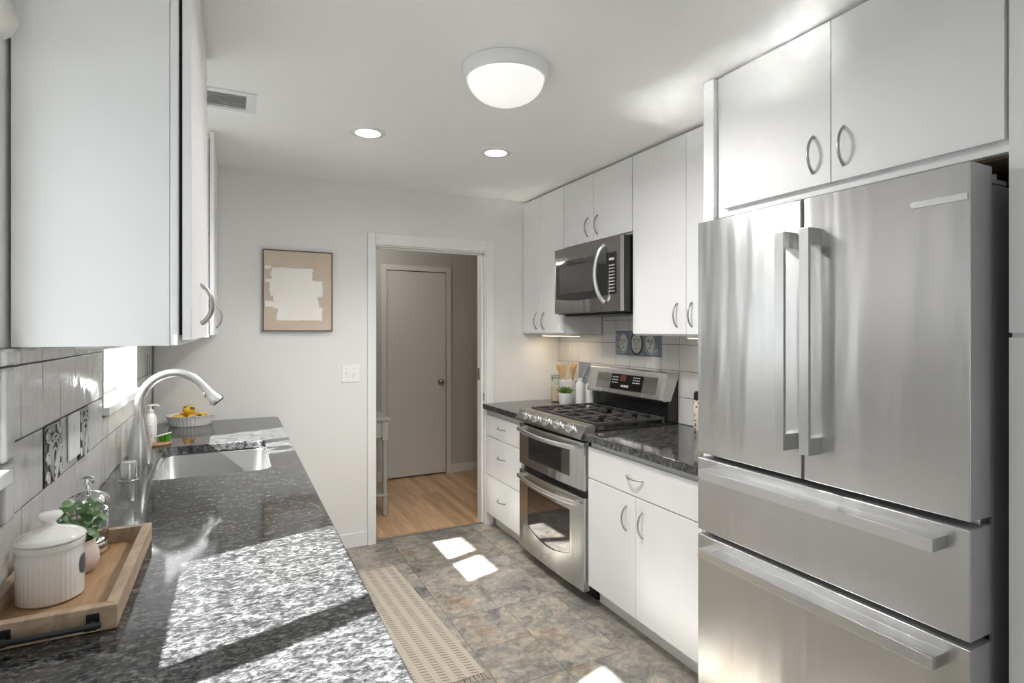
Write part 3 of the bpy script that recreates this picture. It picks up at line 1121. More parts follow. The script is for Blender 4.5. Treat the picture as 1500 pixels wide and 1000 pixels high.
# ---------------------------------------------------------------- worktops
def slab(name, outer, z0, z1, hole=None, label='', round_z=0.006):
    bm = bmesh.new()
    def loop(pts, z):
        vs = [bm.verts.new((p[0], p[1], z)) for p in pts]
        es = [bm.edges.new((vs[i], vs[(i + 1) % len(vs)])) for i in range(len(vs))]
        return vs, es
    edges = []
    vo, eo = loop(outer, z1)
    edges += eo
    if hole:
        vh, eh = loop(hole, z1)
        edges += eh
    r = bmesh.ops.triangle_fill(bm, use_beauty=True, use_dissolve=False, edges=edges)
    fs = [g for g in r['geom'] if isinstance(g, bmesh.types.BMFace)]
    ex = bmesh.ops.extrude_face_region(bm, geom=fs)
    vs = [g for g in ex['geom'] if isinstance(g, bmesh.types.BMVert)]
    bmesh.ops.translate(bm, verts=vs, vec=(0, 0, z0 - z1))
    bmesh.ops.recalc_face_normals(bm, faces=bm.faces)
    es = []
    for e in bm.edges:
        if len(e.link_faces) == 2:
            n0, n1 = e.link_faces[0].normal, e.link_faces[1].normal
            if (abs(n0.z) > 0.9) != (abs(n1.z) > 0.9):
                es.append(e)
    bmesh.ops.bevel(bm, geom=es, offset=round_z, segments=3, affect='EDGES', profile=0.5)
    mb = MB()
    mb.bm.free()
    mb.bm = bm
    mb.hard = True
    o = obj(name, mb, M['granite'])
    return tag(o, label, 'worktop')
HX0, HX1, HY0, HY1 = -0.285, 0.135, 2.40, 3.05
slab('countertop', [(XW - 0.002, -0.5), (0.252, -0.5), (0.252, 3.80), (0.235, 3.843), (XW - 0.002, 3.843)], 0.875, ZC,
     rrect(HX0, HX1, HY0, HY1, 0.055), 'long dark speckled granite countertop holding the sink along the window wall')
slab('countertop', [(1.660, 3.250), (XR - 0.001, 3.250), (XR - 0.001, 3.843), (1.757, 3.843), (1.757, 3.824), (1.660, 3.824)], 0.875, ZC,
     None, 'short dark granite countertop left of the range holding crock and bottles')
slab('countertop', [(1.660, 1.668), (XR - 0.001, 1.668), (XR - 0.001, 2.479), (1.660, 2.479)], 0.875, ZC,
     None, 'dark granite countertop between the range and the refrigerator')

# sink
t = thing('kitchen_sink', 'stainless steel undermount sink set in the long granite countertop', 'sink', ((HX0 + HX1) / 2, (HY0 + HY1) / 2, 0.69))
mb = MB()
rings = []
def rr(inset, z, r):
    return [Vector((x, y, z)) for x, y in rrect(HX0 + inset, HX1 - inset, HY0 + inset, HY1 - inset, r)]
rings = [rr(-0.02, 0.874, 0.07), rr(-0.006, 0.874, 0.06), rr(-0.002, 0.870, 0.056), rr(0.004, 0.75, 0.055), rr(0.010, 0.715, 0.055), rr(0.03, 0.70, 0.05), rr(0.12, 0.695, 0.04)]
vr = [[mb.bm.verts.new(p) for p in r] for r in rings]
for a, b in zip(vr[:-1], vr[1:]):
    for i in range(len(a)):
        j = (i + 1) % len(a)
        mb.bm.faces.new((a[i], a[j], b[j], b[i]))
mb.bm.faces.new(vr[-1])
obj('basin', mb, M['sink'], t)
mb = MB().lathe([(0.0, 0.6975), (0.03, 0.6975), (0.034, 0.700), (0.052, 0.7005), (0.056, 0.6965)], ((HX0 + HX1) / 2, (HY0 + HY1) / 2, 0), 28)
obj('drain', mb, M['chrome'], t)

# faucet
FX, FY = -0.345, 2.715
t = thing('kitchen_faucet', 'tall brushed nickel gooseneck faucet arching over the sink', 'faucet', (FX, FY, ZC))
mb = MB().lathe([(0.0, ZC), (0.042, ZC), (0.0425, ZC + 0.01), (0.042, ZC + 0.04), (0.039, ZC + 0.090), (0.032, ZC + 0.135), (0.0245, ZC + 0.170), (0.0205, ZC + 0.195), (0.0, ZC + 0.195)], (FX, FY, 0), 28)
obj('body', mb, M['nickel_bright'], t)
pts = [(FX, FY, ZC + 0.19), (FX, FY, ZC + 0.22)]
R = 0.125
cxp, czp = FX + R, ZC + 0.235
for i in range(0, 25):
    a = PI - (PI * 0.79) * i / 24
    pts.append((cxp + R * math.cos(a), FY - 0.012 * i / 24, czp + R * 1.06 * math.sin(a)))
obj('spout', MB().tube(pts, [0.0195] * 2 + [0.0195 - 0.002 * i / 24 for i in range(25)], 18), M['nickel_bright'], t)
e = Vector(pts[-1]); dirv = (Vector(pts[-1]) - Vector(pts[-2])).normalized()
mb = MB()
hp = [e + dirv * k + Vector((0, 0, -0.12 * k * k)) for k in (0.0015, 0.02, 0.045, 0.07, 0.088, 0.094)]
mb.tube(hp, [0.0185, 0.019, 0.021, 0.026, 0.031, 0.029], 20)
hd = obj('spray_head', mb, M['nickel_bright'], t)
obj('spray_face', MB().tube([hp[-1], hp[-1] + dirv * 0.004], [0.026, 0.025], 20), M['black_metal'], hd)
obj('spray_button', MB().sphere(hp[2] + Vector((-0.019, -0.004, -0.004)), 0.012, (0.5, 0.8, 1.5)), M['nickel_bright'], hd)
mb = MB().tube([(FX + 0.02, FY + 0.02, ZC + 0.06), (FX + 0.03, FY + 0.045, ZC + 0.062), (FX + 0.02, FY + 0.07, ZC + 0.11)], [0.013, 0.010, 0.006], 12)
obj('lever', mb, M['nickel_bright'], t)

# air gap cap
AX, AY = -0.342, 2.437
t = thing('air_gap_cap', 'small brushed metal air gap cylinder standing on the counter before the faucet', 'air gap', (AX, AY, ZC))
obj('base_ring', MB().lathe([(0.031, ZC), (0.031, ZC + 0.004), (0.026, ZC + 0.006), (0.0, ZC + 0.006)], (AX, AY, 0), 28), M['nickel_bright'], t)
obj('cap', MB().lathe([(0.0, ZC + 0.006), (0.0255, ZC + 0.006), (0.0255, ZC + 0.064), (0.024, ZC + 0.068), (0.0, ZC + 0.069)], (AX, AY, 0), 28), M['nickel_bright'], t)

# ---------------------------------------------------------------- wooden tray and what stands in it
TX0, TX1, TY0, TY1 = -0.412, -0.192, 1.237, 1.722
TZ = ZC + 0.001
t = thing('serving_tray', 'weathered wooden serving tray with a black bar handle on the long counter', 'tray', ((TX0 + TX1) / 2, (TY0 + TY1) / 2, ZC))
obj('tray_base', MB().box(TX0 + 0.01, TX1 - 0.01, TY0 + 0.01, TY1 - 0.01, TZ, TZ + 0.009), M['tray_floor'], t)
w = 0.02
for nm, poly in (('side_rail', [(TX0, TY0), (TX0 + w, TY0 + w), (TX0 + w, TY1 - w), (TX0, TY1)]),
                 ('side_rail', [(TX1, TY0), (TX1, TY1), (TX1 - w, TY1 - w), (TX1 - w, TY0 + w)]),
                 ('end_rail', [(TX0, TY0), (TX1, TY0), (TX1 - w, TY0 + w), (TX0 + w, TY0 + w)]),
                 ('end_rail', [(TX0, TY1), (TX0 + w, TY1 - w), (TX1 - w, TY1 - w), (TX1, TY1)])):
    obj(nm, MB().prism(poly, 'z', TZ, TZ + 0.044, 0.0012, 1), M['tray_wood'], t)
for yy, sg in ((TY0, -1), (TY1, 1)):
    mb = MB()
    for xx in (-0.352, -0.228):
        mb.box(xx - 0.010, xx + 0.010, min(yy, yy + sg * 0.003), max(yy, yy + sg * 0.003), TZ + 0.010, TZ + 0.034, 0.001)
        mb.tube([(xx, yy, TZ + 0.020), (xx, yy + sg * 0.022, TZ + 0.020)], 0.0045, 10)
        mb.tube([(xx - 0.008, yy + sg * 0.022, TZ + 0.020), (xx + 0.010, yy + sg * 0.022, TZ + 0.020)], 0.0068, 12)
    mb.tube([(-0.368, yy + sg * 0.022, TZ + 0.020), (-0.212, yy + sg * 0.022, TZ + 0.020)], 0.0052, 12)
    obj('bar_handle', mb, M['black_metal'], t, 'black metal bar handle')
TF = TZ + 0.0095

# canister
cx_, cy_ = -0.330, 1.416
t = thing('canister', 'white fluted ceramic canister with a knobbed lid, in front in the wooden tray', 'canister', (cx_, cy_, TF))
prof = [(0.0, TF), (0.050, TF), (0.0535, TF + 0.004)] + [(0.0535, TF + 0.01 + 0.088 * i / 8) for i in range(9)] + \
       [(0.0555, TF + 0.102), (0.0565, TF + 0.106), (0.0565, TF + 0.114), (0.053, TF + 0.116), (0.0, TF + 0.116)]
obj('body', MB().lathe(prof, (cx_, cy_, 0), 128, flute=(40, 0.022, lambda z: max(0, min(1, (TF + 0.099 - z) / 0.006)), 0.052)), M['ceramic'], t)
lz = TF + 0.1165
prof = [(0.0, lz), (0.0565, lz), (0.0585, lz + 0.003), (0.057, lz + 0.007), (0.050, lz + 0.012), (0.036, lz + 0.019), (0.018, lz + 0.024), (0.0105, lz + 0.028),
        (0.009, lz + 0.034), (0.011, lz + 0.038), (0.018, lz + 0.043), (0.0205, lz + 0.048), (0.018, lz + 0.053), (0.008, lz + 0.056), (0.0, lz + 0.0565)]
lid = obj('lid', MB().lathe(prof, (cx_, cy_, 0), 40), M['ceramic'], t)
ang = math.radians(-8)
mb = MB()
ring = []
vs = []
for i in range(24):
    a = 2 * PI * i / 24
    da = 0.26 * math.cos(a)
    zz = TF + 0.062 + 0.020 * math.sin(a)
    vs.append(((0.0556 * math.cos(ang + da)) + cx_, 0.0556 * math.sin(ang + da) + cy_, zz))
vc = mb.bm.verts.new((cx_ + 0.0562 * math.cos(ang), cy_ + 0.0562 * math.sin(ang), TF + 0.062))
v2 = [mb.bm.verts.new(v) for v in vs]
for i in range(24):
    mb.bm.faces.new((vc, v2[i], v2[(i + 1) % 24]))
obj('label_patch', mb, M['chalk'], t, 'dark oval label')

# pot with eucalyptus
px_, py_ = -0.308, 1.538
t = thing('potted_eucalyptus', 'small pink pot with round-leaved eucalyptus sprigs behind the white canister', 'potted plant', (px_, py_, TF))
prof = [(0.0, TF), (0.024, TF), (0.032, TF + 0.008), (0.037, TF + 0.024), (0.036, TF + 0.040), (0.031, TF + 0.056), (0.029, TF + 0.063), (0.0315, TF + 0.070), (0.029, TF + 0.0705),
        (0.0265, TF + 0.064), (0.027, TF + 0.056), (0.0, TF + 0.056)]
obj('pot', MB().lathe(prof, (px_, py_, 0), 32), M['pink'], t)
obj('soil', MB().lathe([(0.0, TF + 0.0575), (0.0262, TF + 0.0575), (0.0262, TF + 0.059), (0.0, TF + 0.061)], (px_, py_, 0), 20), M['soil'], t)
def leaf_disc(mb, c, nrm, r, asp=1.0, up=Vector((0, 0, 1)), n=12, cup=0.12):
    nrm = nrm.normalized()
    u = up - nrm * up.dot(nrm)
    if u.length < 1e-3:
        u = Vector((1, 0, 0))
    u.normalize()
    w_ = nrm.cross(u)
    lo, hi = [], []
    for i in range(n):
        a = 2 * PI * i / n
        rr_ = r * (1 + 0.12 * math.cos(a))
        p = c + u * rr_ * math.cos(a) + w_ * rr_ * asp * math.sin(a) + nrm * cup * r * (math.sin(a) ** 2)
        lo.append(mb.bm.verts.new(p))
        hi.append(mb.bm.verts.new(p + nrm * 0.0008))
    c0 = mb.bm.verts.new(c); c1 = mb.bm.verts.new(c + nrm * 0.0008)
    for i in range(n):
        j = (i + 1) % n
        mb.bm.faces.new((c0, lo[j], lo[i]))
        mb.bm.faces.new((c1, hi[i], hi[j]))
        mb.bm.faces.new((lo[i], lo[j], hi[j], hi[i]))
rnd = random.Random(4)
stems, leaves = MB(), MB()
base = Vector((px_, py_, TF + 0.058))
for k, (dx, dy, dz, nl) in enumerate([(-0.030, -0.020, 0.095, 6), (0.012, 0.014, 0.085, 5), (0.040, -0.012, 0.060, 5), (-0.058, 0.010, 0.060, 5), (0.022, 0.050, 0.075, 5), (-0.015, 0.030, 0.085, 5), (0.044, 0.022, 0.022, 4), (0.030, -0.004, 0.012, 3)]):
    pts = []
    for i in range(8):
        q = i / 7
        pts.append(base + Vector((dx * q * (0.4 + 0.6 * q), dy * q * (0.4 + 0.6 * q), dz * (q - 0.15 * q * q) / 0.85)))
    stems.tube(pts, 0.0011, 6)
    for i in range(nl):
        q = 0.3 + 0.7 * i / (nl - 1)
        idx = min(7, int(q * 7))
        p = pts[idx]
        for sg in (-1, 1):
            if i == nl - 1 and sg > 0 and k % 2:
                continue
            az = rnd.random() * 2 * PI
            d = Vector((math.cos(az), math.sin(az), 0.15 + 0.5 * rnd.random())) * 0.012
            nr = Vector((rnd.uniform(-0.6, 0.9), rnd.uniform(-1.2, -0.1), rnd.uniform(0.2, 1.0)))
            leaf_disc(leaves, p + d * sg * 0.9, nr, rnd.uniform(0.0085, 0.0125), 0.85, d * sg)
obj('stem', stems, M['stem'], t)
lv = obj('foliage', leaves, M['leaf'], t)

# french press
fx, fy = -0.312, 1.640
t = thing('french_press', 'chrome and glass french press coffee maker at the back of the wooden tray', 'coffee press', (fx, fy, TF))
obj('glass_beaker', MB().lathe([(0.0, TF + 0.012), (0.034, TF + 0.012), (0.036, TF + 0.016), (0.036, TF + 0.108), (0.0375, TF + 0.110), (0.0345, TF + 0.110), (0.0345, TF + 0.018), (0.0, TF + 0.016)], (fx, fy, 0), 36), M['glass'], t)
mb = MB()
mb.lathe([(0.0375, TF + 0.098), (0.0385, TF + 0.098), (0.0385, TF + 0.107), (0.0375, TF + 0.107), (0.0375, TF + 0.098)], (fx, fy, 0), 36, caps=False)
mb.lathe([(0.0, TF + 0.007), (0.036, TF + 0.007), (0.0375, TF + 0.010), (0.0375, TF + 0.020), (0.0, TF + 0.0115)], (fx, fy, 0), 36)
for k in range(4):
    a = PI / 4 + k * PI / 2 - 0.35
    c, s_ = math.cos(a), math.sin(a)
    ctr = Vector((fx + 0.0385 * c, fy + 0.0385 * s_, 0))
    tn_ = Vector((-s_, c, 0)) * 0.007
    nr = Vector((c, s_, 0)) * 0.0012
    rings = []
    for z in (TF + 0.006, TF + 0.100):
        rings.append([ctr + tn_ + Vector((0, 0, z)), ctr + tn_ + nr + Vector((0, 0, z)), ctr - tn_ + nr + Vector((0, 0, z)), ctr - tn_ + Vector((0, 0, z))])
    mb.loft(rings)
    mb.tube([ctr + Vector((0, 0, TF + 0.012)), ctr + Vector((c * 0.004, s_ * 0.004, TF + 0.004)), ctr + Vector((c * 0.005, s_ * 0.005, TF + 0.0026))], 0.0022, 8)
obj('frame', mb, M['chrome'], t)
mb = MB().lathe([(0.0, TF + 0.126), (0.040, TF + 0.125), (0.043, TF + 0.128), (0.0425, TF + 0.134), (0.036, TF + 0.142), (0.020, TF + 0.150), (0.008, TF + 0.153), (0.0055, TF + 0.156), (0.0, TF + 0.157)], (fx, fy, 0), 36)
ld = obj('lid', mb, M['chrome'], t)
mb = MB().lathe([(0.0, TF + 0.1565), (0.005, TF + 0.157), (0.0045, TF + 0.166), (0.010, TF + 0.170), (0.0135, TF + 0.177), (0.012, TF + 0.184), (0.005, TF + 0.188), (0.0, TF + 0.1885)], (fx, fy, 0), 24)
obj('knob', mb, M['chrome'], ld)
mb = MB().tube([(fx, fy, TF + 0.03), (fx, fy, TF + 0.13)], 0.002, 8)
mb.lathe([(0.0, TF + 0.030), (0.033, TF + 0.030), (0.033, TF + 0.034), (0.0, TF + 0.036)], (fx, fy, 0), 28)
obj('plunger', mb, M['chrome'], t)
mb = MB().tube([(fx - 0.036, fy + 0.012, TF + 0.102), (fx - 0.058, fy + 0.02, TF + 0.100), (fx - 0.064, fy + 0.022, TF + 0.08), (fx - 0.062, fy + 0.022, TF + 0.04), (fx - 0.037, fy + 0.012, TF + 0.022)], 0.004, 10)
obj('handle', mb, M['chrome'], t)

# ---------------------------------------------------------------- soap, coaster, brush
CXc, CYc = -0.334, 3.147
o = obj('coaster', MB().lathe([(0.0, ZC + 0.0005), (0.060, ZC + 0.0005), (0.0635, ZC + 0.004), (0.0635, ZC + 0.009), (0.061, ZC + 0.011), (0.0, ZC + 0.011)], (CXc, CYc, 0), 40), M['coaster_wood'])
tag(o, 'round brown wooden coaster behind the faucet holding soap and brush', 'coaster')
zb = ZC + 0.0115
bx, by = -0.357, 3.158
t = thing('soap_bottle', 'white pump soap bottle on the wooden coaster behind the faucet', 'soap bottle', (bx, by, zb))
obj('bottle', MB().lathe([(0.0, zb), (0.023, zb), (0.025, zb + 0.003), (0.025, zb + 0.105), (0.0235, zb + 0.120), (0.016, zb + 0.134), (0.011, zb + 0.140), (0.0, zb + 0.141)], (bx, by, 0), 28), M['white_plastic'], t)
mb = MB().lathe([(0.0, zb + 0.1415), (0.0125, zb + 0.1415), (0.0125, zb + 0.155), (0.006, zb + 0.158), (0.0045, zb + 0.172), (0.010, zb + 0.173), (0.010, zb + 0.180), (0.0, zb + 0.181)], (bx, by, 0), 20)
mb.tube([(bx, by, zb + 0.177), (bx + 0.030, by - 0.006, zb + 0.176), (bx + 0.034, by - 0.007, zb + 0.169)], 0.0042, 10)
obj('pump', mb, M['white_plastic'], t)
M['label_green'] = simple('label_green', (0.35, 0.45, 0.32), 0.5)
for k, zz in enumerate((0.030, 0.036, 0.078)):
    obj('print_line', MB().box(bx - 0.004, bx + 0.010, by - 0.0262, by - 0.0245, zb + zz, zb + zz + 0.002), M['label_green'], t)
gx, gy = -0.300, 3.158
t = thing('scrub_brush', 'green bristled scrub brush with white handle on the wooden coaster', 'brush', (gx, gy, zb))
mb = MB()
rnd = random.Random(9)
for k in range(150):
    a = rnd.random() * 2 * PI
    e_ = rnd.random() ** 0.5 * 0.019
    d = Vector((math.cos(a) * e_, math.sin(a) * e_, 0))
    p0 = Vector((gx, gy, zb + 0.001)) + d
    tip = p0 + Vector((d.x * 0.45, d.y * 0.45, 0.024 + 0.014 * rnd.random()))
    mb.tube([p0, (p0 + tip) / 2 + d * 0.1, tip], 0.0013, 5)
obj('bristle', mb, M['green_bristle'], t)
mb = MB().tube(ell(gy, 0, 0.02, 0.02, 24), 0.002, 6, True)
mb.bm.free(); mb.bm = bmesh.new()
pts = [(gx - 0.034 + 0.062 * (0.5 - 0.5 * math.cos(2 * PI * i / 24)) , gy - 0.012 + 0.010 * math.sin(2 * PI * i / 24) - 0.012, zb + 0.028 + 0.016 * (0.5 - 0.5 * math.cos(2 * PI * i / 24))) for i in range(24)]
mb.tube(pts, 0.0028, 8, True)
obj('handle', mb, M['white_plastic'], t)

# lemon dish
lx, ly = -0.224, 3.722
t = thing('pie_dish', 'white fluted oval dish of lemons on the counter by the back wall', 'dish', (lx, ly, ZC))
prof = [(0.0, ZC + 0.0005), (0.100, ZC + 0.0005), (0.104, ZC + 0.006), (0.110, ZC + 0.025), (0.118, ZC + 0.052), (0.124, ZC + 0.058), (0.121, ZC + 0.060), (0.114, ZC + 0.054), (0.106, ZC + 0.026), (0.098, ZC + 0.008), (0.0, ZC + 0.008)]
obj('dish_body', MB().lathe(prof, (lx, ly, 0), 144, 1.0, 0.86, (36, 0.03, lambda z: 1.0, 0.099)), M['ceramic'], t)
LEM = [(-0.062, -0.030, 0.036, 0.4), (0.004, -0.045, 0.036, 1.2), (0.064, -0.022, 0.036, 2.4), (-0.035, 0.045, 0.036, 0.2), (0.040, 0.045, 0.036, 1.7), (-0.008, 0.004, 0.082, 0.8)]
where = ['at the left of the white fluted dish', 'at the front middle of the white fluted dish', 'at the right of the white fluted dish', 'at the back left of the white fluted dish',
         'at the back right of the white fluted dish', 'on top of the heap in the white fluted dish']
for k, (dx, dy, dz, a) in enumerate(LEM):
    c = Vector((lx + dx, ly + dy, ZC + 0.008 + dz - 0.006))
    tl = thing('lemon', 'yellow lemon ' + where[k], 'lemon', (c.x, c.y, c.z - 0.027), 'lemons in the fluted dish')
    mb = MB()
    prof = []
    for i in range(15):
        q = PI * i / 14
        r_ = 0.0285 * math.sin(q) ** 0.9 if 0 < i < 14 else 0
        z_ = -math.cos(q) * 0.036 * (1.0 + 0.08 * abs(math.cos(q)) ** 6)
        prof.append((r_, z_))
    rm = Matrix.Rotation(a, 3, 'Z') @ Matrix.Rotation(PI / 2 + 0.2, 3, 'Y')
    mb.lathe(prof, c, 24, mat=rm)
    obj('fruit', mb, M['lemon'], tl)
    if k in (1, 2, 5):
        lf = MB()
        d = Vector((0.012, -0.026, 0.010))
        leaf_disc(lf, c + d + Vector((0.004, -0.002, 0.004)), Vector((0.25, -0.85, 0.55)), 0.0145, 0.55, Vector((1, 0, -0.25)), 12)
        leaf_disc(lf, c + Vector((-0.016, -0.024, 0.018)), Vector((-0.2, -0.8, 0.6)), 0.012, 0.55, Vector((-1, 0, 0.5)), 12)
        obj('leaf', lf, M['leaf_dark'], tl)

# outlet on the tiled window wall
t = thing('wall_outlet', 'white outlet plate between the two dark relief tiles on the window wall', 'outlet', (XW, 1.99, 1.085))
obj('plate', MB().box(XW + 0.001, XW + 0.007, 1.948, 2.066, 1.092, 1.222, 0.003), M['plate_white'], t)
for zz in (1.132, 1.182):
    obj('socket', MB().box(XW + 0.007, XW + 0.0085, 1.99, 2.024, zz - 0.014, zz + 0.014, 0.0007), M['white_plastic'], t)
# small plate by the far corner
t = thing('wall_plate', 'small pale plate with a dark slot on the tiles right of the sink window', 'switch', (XW, 3.60, 1.215))
obj('plate', MB().box(XW + 0.001, XW + 0.006, 3.565, 3.635, 1.215, 1.33, 0.002), M['tile'], t)
obj('rocker', MB().box(XW + 0.006, XW + 0.010, 3.585, 3.615, 1.235, 1.31, 0.0015), M['vent_in'], t)
# light switch on the back wall
t = thing('light_switch', 'white double toggle switch plate on the wall left of the doorway', 'switch', (0.70, YB, 1.115))
obj('plate', MB().box(0.642, 0.758, YB - 0.006, YB - 0.0005, 1.115, 1.231, 0.002), M['plate_white'], t)
for xx in (0.677, 0.723):
    tg_ = MB().box(xx - 0.005, xx + 0.005, YB - 0.018, YB - 0.006, 1.166, 1.186, 0.002)
    obj('toggle', tg_, M['plate_white'], t)
    for zz in (1.148, 1.203):
        obj('screw', MB().tube([(xx, YB - 0.0072, zz), (xx, YB - 0.0055, zz)], 0.0028, 8), M['nickel'], t)

# framed abstract
t = thing('framed_painting', 'framed abstract painting of white strokes on beige hung on the back wall', 'picture', (0.37, YB, 1.455))
mb = MB()
x0, x1, z0, z1 = 0.160, 0.581, 1.455, 1.972
yf, yb = YB - 0.032, YB - 0.001
f = 0.007
mb.box(x0, x0 + f, yf, yb, z0, z1, 0.001)
mb.box(x1 - f, x1, yf, yb, z0, z1, 0.001)
mb.box(x0 + f, x1 - f, yf, yb, z0, z0 + f, 0.001)
mb.box(x0 + f, x1 - f, yf, yb, z1 - f, z1, 0.001)
obj('frame', mb, M['frame_wood'], t)
obj('canvas', MB().box(x0 + f, x1 - f, yf + 0.006, yb, z0 + f, z1 - f), M['canvas'], t)
# strokes; u, v run 0..1 over the canvas, v from the top
rnd = random.Random(12)
mb = MB()
def stroke(u0, u1, v0, v1, d, jag=0.010):
    pts = []
    n = 14
    for i in range(n + 1):
        pts.append((u0 + (u1 - u0) * i / n, v0 + rnd.uniform(-jag, jag) * 0.5))
    for i in range(1, 6):
        pts.append((u1 + rnd.uniform(-jag, jag), v0 + (v1 - v0) * i / 6))
    for i in range(n + 1):
        pts.append((u1 - (u1 - u0) * i / n, v1 + rnd.uniform(-jag, jag) * 0.5))
    for i in range(1, 6):
        pts.append((u0 + rnd.uniform(-jag, jag) * 1.6, v1 - (v1 - v0) * i / 6))
    poly = [(x0 + u * (x1 - x0), z1 - v * (z1 - z0)) for u, v in pts]
    mb.prism(poly, 'y', yf + 0.006 - d, yf + 0.0062)
stroke(0.12, 0.70, 0.22, 0.40, 0.0012)
stroke(0.10, 0.85, 0.37, 0.565, 0.0016)
stroke(0.14, 0.79, 0.55, 0.72, 0.0013)
stroke(0.20, 0.84, 0.70, 0.865, 0.0017)
stroke(0.03, 0.11, 0.20, 0.24, 0.0008)
stroke(0.03, 0.12, 0.36, 0.40, 0.0008)
stroke(0.03, 0.14, 0.63, 0.70, 0.0008)
obj('paint_stroke', mb, M['canvas_white'], t)

# ---------------------------------------------------------------- range
RY0, RY1 = 2.486, 3.242
t = thing('gas_range', 'stainless steel double-oven gas range standing between two white base cabinets', 'range', (1.98, (RY0 + RY1) / 2, 0))
obj('body', MB().box(1.705, 2.318, RY0 + 0.004, RY1 - 0.004, 0.065, 0.905, 0.002), M['black'], t)
mb = MB()
mb.box(1.76, 2.30, RY0 + 0.012, RY1 - 0.012, 0.0, 0.0645)
obj('plinth', mb, M['black'], t)
def door_panel(name, z0, z1, win, bow=0.012, notch=0.0):
    """bowed steel door with a window opening cut through the face"""
    (wy0, wy1, wz0, wz1, curve) = win
    mb = MB()
    ny, nz = 28, 20
    def xf(y):
        q = (y - (RY0 + RY1) / 2) / ((RY1 - RY0) / 2)
        return 1.657 + bow * q * q
    y0, y1 = RY0, RY1
    # outer front surface as a grid with an opening; the lower window edge can be curved
    ysl = sorted(set([y0 + 0.004, y1 - 0.004, wy0, wy1] + [y0 + (y1 - y0) * i / ny for i in range(1, ny)]))
    ysl = [y for i, y in enumerate(ysl) if i == 0 or y - ysl[i - 1] > 0.004 or y in (wy0, wy1, y1 - 0.004)]
    cols = []
    for y in ysl:
        q = 0.0
        if wy0 - 1e-6 <= y <= wy1 + 1e-6:
            q = 1 - ((y - (wy0 + wy1) / 2) / ((wy1 - wy0) / 2)) ** 2
        lo = wz0 - curve * q
        zs = [z0 + 0.003, lo, wz1, z1 - 0.003]
        cols.append([mb.bm.verts.new((xf(y), y, z)) for z in zs])
    back = []
    for ci, y in enumerate(ysl):
        back.append([mb.bm.verts.new((1.704, y, v.co.z)) for v in cols[ci]])
    inset = []
    for ci, y in enumerate(ysl):
        inset.append([mb.bm.verts.new((xf(y) + 0.010, y, v.co.z)) for v in cols[ci]])
    n = len(ysl)
    for i in range(n - 1):
        inside = ysl[i] >= wy0 - 1e-6 and ysl[i + 1] <= wy1 + 1e-6
        for k in range(3):
            if k == 1 and inside:
                continue
            mb.bm.faces.new((cols[i][k], cols[i + 1][k], cols[i + 1][k + 1], cols[i][k + 1]))
        if inside:
            mb.bm.faces.new((cols[i][1], cols[i + 1][1], inset[i + 1][1], inset[i][1]))
            mb.bm.faces.new((cols[i][2], cols[i + 1][2], inset[i + 1][2], inset[i][2]))
            mb.bm.faces.new((inset[i][1], inset[i + 1][1], inset[i + 1][2], inset[i][2]))
        mb.bm.faces.new((cols[i][0], cols[i + 1][0], back[i + 1][0], back[i][0]))
        mb.bm.faces.new((cols[i][3], cols[i + 1][3], back[i + 1][3], back[i][3]))
        for k in range(3):
            mb.bm.faces.new((back[i][k], back[i + 1][k], back[i + 1][k + 1], back[i][k + 1]))
    for ci, y in enumerate(ysl):
        if abs(y - wy0) < 1e-6 or abs(y - wy1) < 1e-6:
            mb.bm.faces.new((cols[ci][1], cols[ci][2], inset[ci][2], inset[ci][1]))
    for ci in (0, n - 1):
        for k in range(3):
            mb.bm.faces.new((cols[ci][k], cols[ci][k + 1], back[ci][k + 1], back[ci][k]))
    loose = [v for v in mb.bm.verts if not v.link_faces]
    bmesh.ops.delete(mb.bm, geom=loose, context='VERTS')
    d = obj(name, mb, M['steel'], t, angle=30)
    # glass set into the opening
    gb = MB()
    pol = []
    m_ = 16
    for i in range(m_ + 1):
        y = wy0 + (wy1 - wy0) * i / m_
        q = 1 - ((y - (wy0 + wy1) / 2) / ((wy1 - wy0) / 2)) ** 2
        pol.append((y, wz0 - curve * q + 0.003))
    pol += [(wy1, wz1 - 0.003), (wy0, wz1 - 0.003)]
    pol = [(min(max(y, wy0 + 0.003), wy1 - 0.003), z) for y, z in pol]
    gb.prism(pol, 'x', 1.662 + 0.001, 1.6655)
    obj('oven_window', gb, M['dark_glass'], d)
    return d, xf
d1, xf = door_panel('oven_door', 0.600, 0.862, (2.62, 3.10, 0.655, 0.800, 0.0))
d2_, xf = door_panel('oven_door', 0.062, 0.566, (2.62, 3.115, 0.232, 0.470, 0.050))
def oven_handle(door, z):
    mb = MB()
    pts = []
    for i in range(25):
        q = -1 + i / 12
        pts.append((1.634 - 0.022 * (1 - q * q), (RY0 + RY1) / 2 + q * 0.335, z - 0.010 * (1 - q * q)))
    mb.tube(pts, 0.0135, 14, flat=0.6, up=(0, 0, 1))
    for q in (-1, 1):
        mb.box(1.630, 1.668, (RY0 + RY1) / 2 + q * 0.325 - 0.012, (RY0 + RY1) / 2 + q * 0.325 + 0.012, z - 0.010, z + 0.010, 0.003)
    obj('handle', mb, M['handle_steel'], door)
oven_handle(d1, 0.832)
oven_handle(d2_, 0.533)
# vents at the edge of the upper door
vb = MB()
for k in range(7):
    vb.box(1.6695, 1.6755, RY0 + 0.0035, RY0 + 0.013, 0.795 + k * 0.0095, 0.8005 + k * 0.0095)
obj('vent_slot', vb, M['gap'], d1)
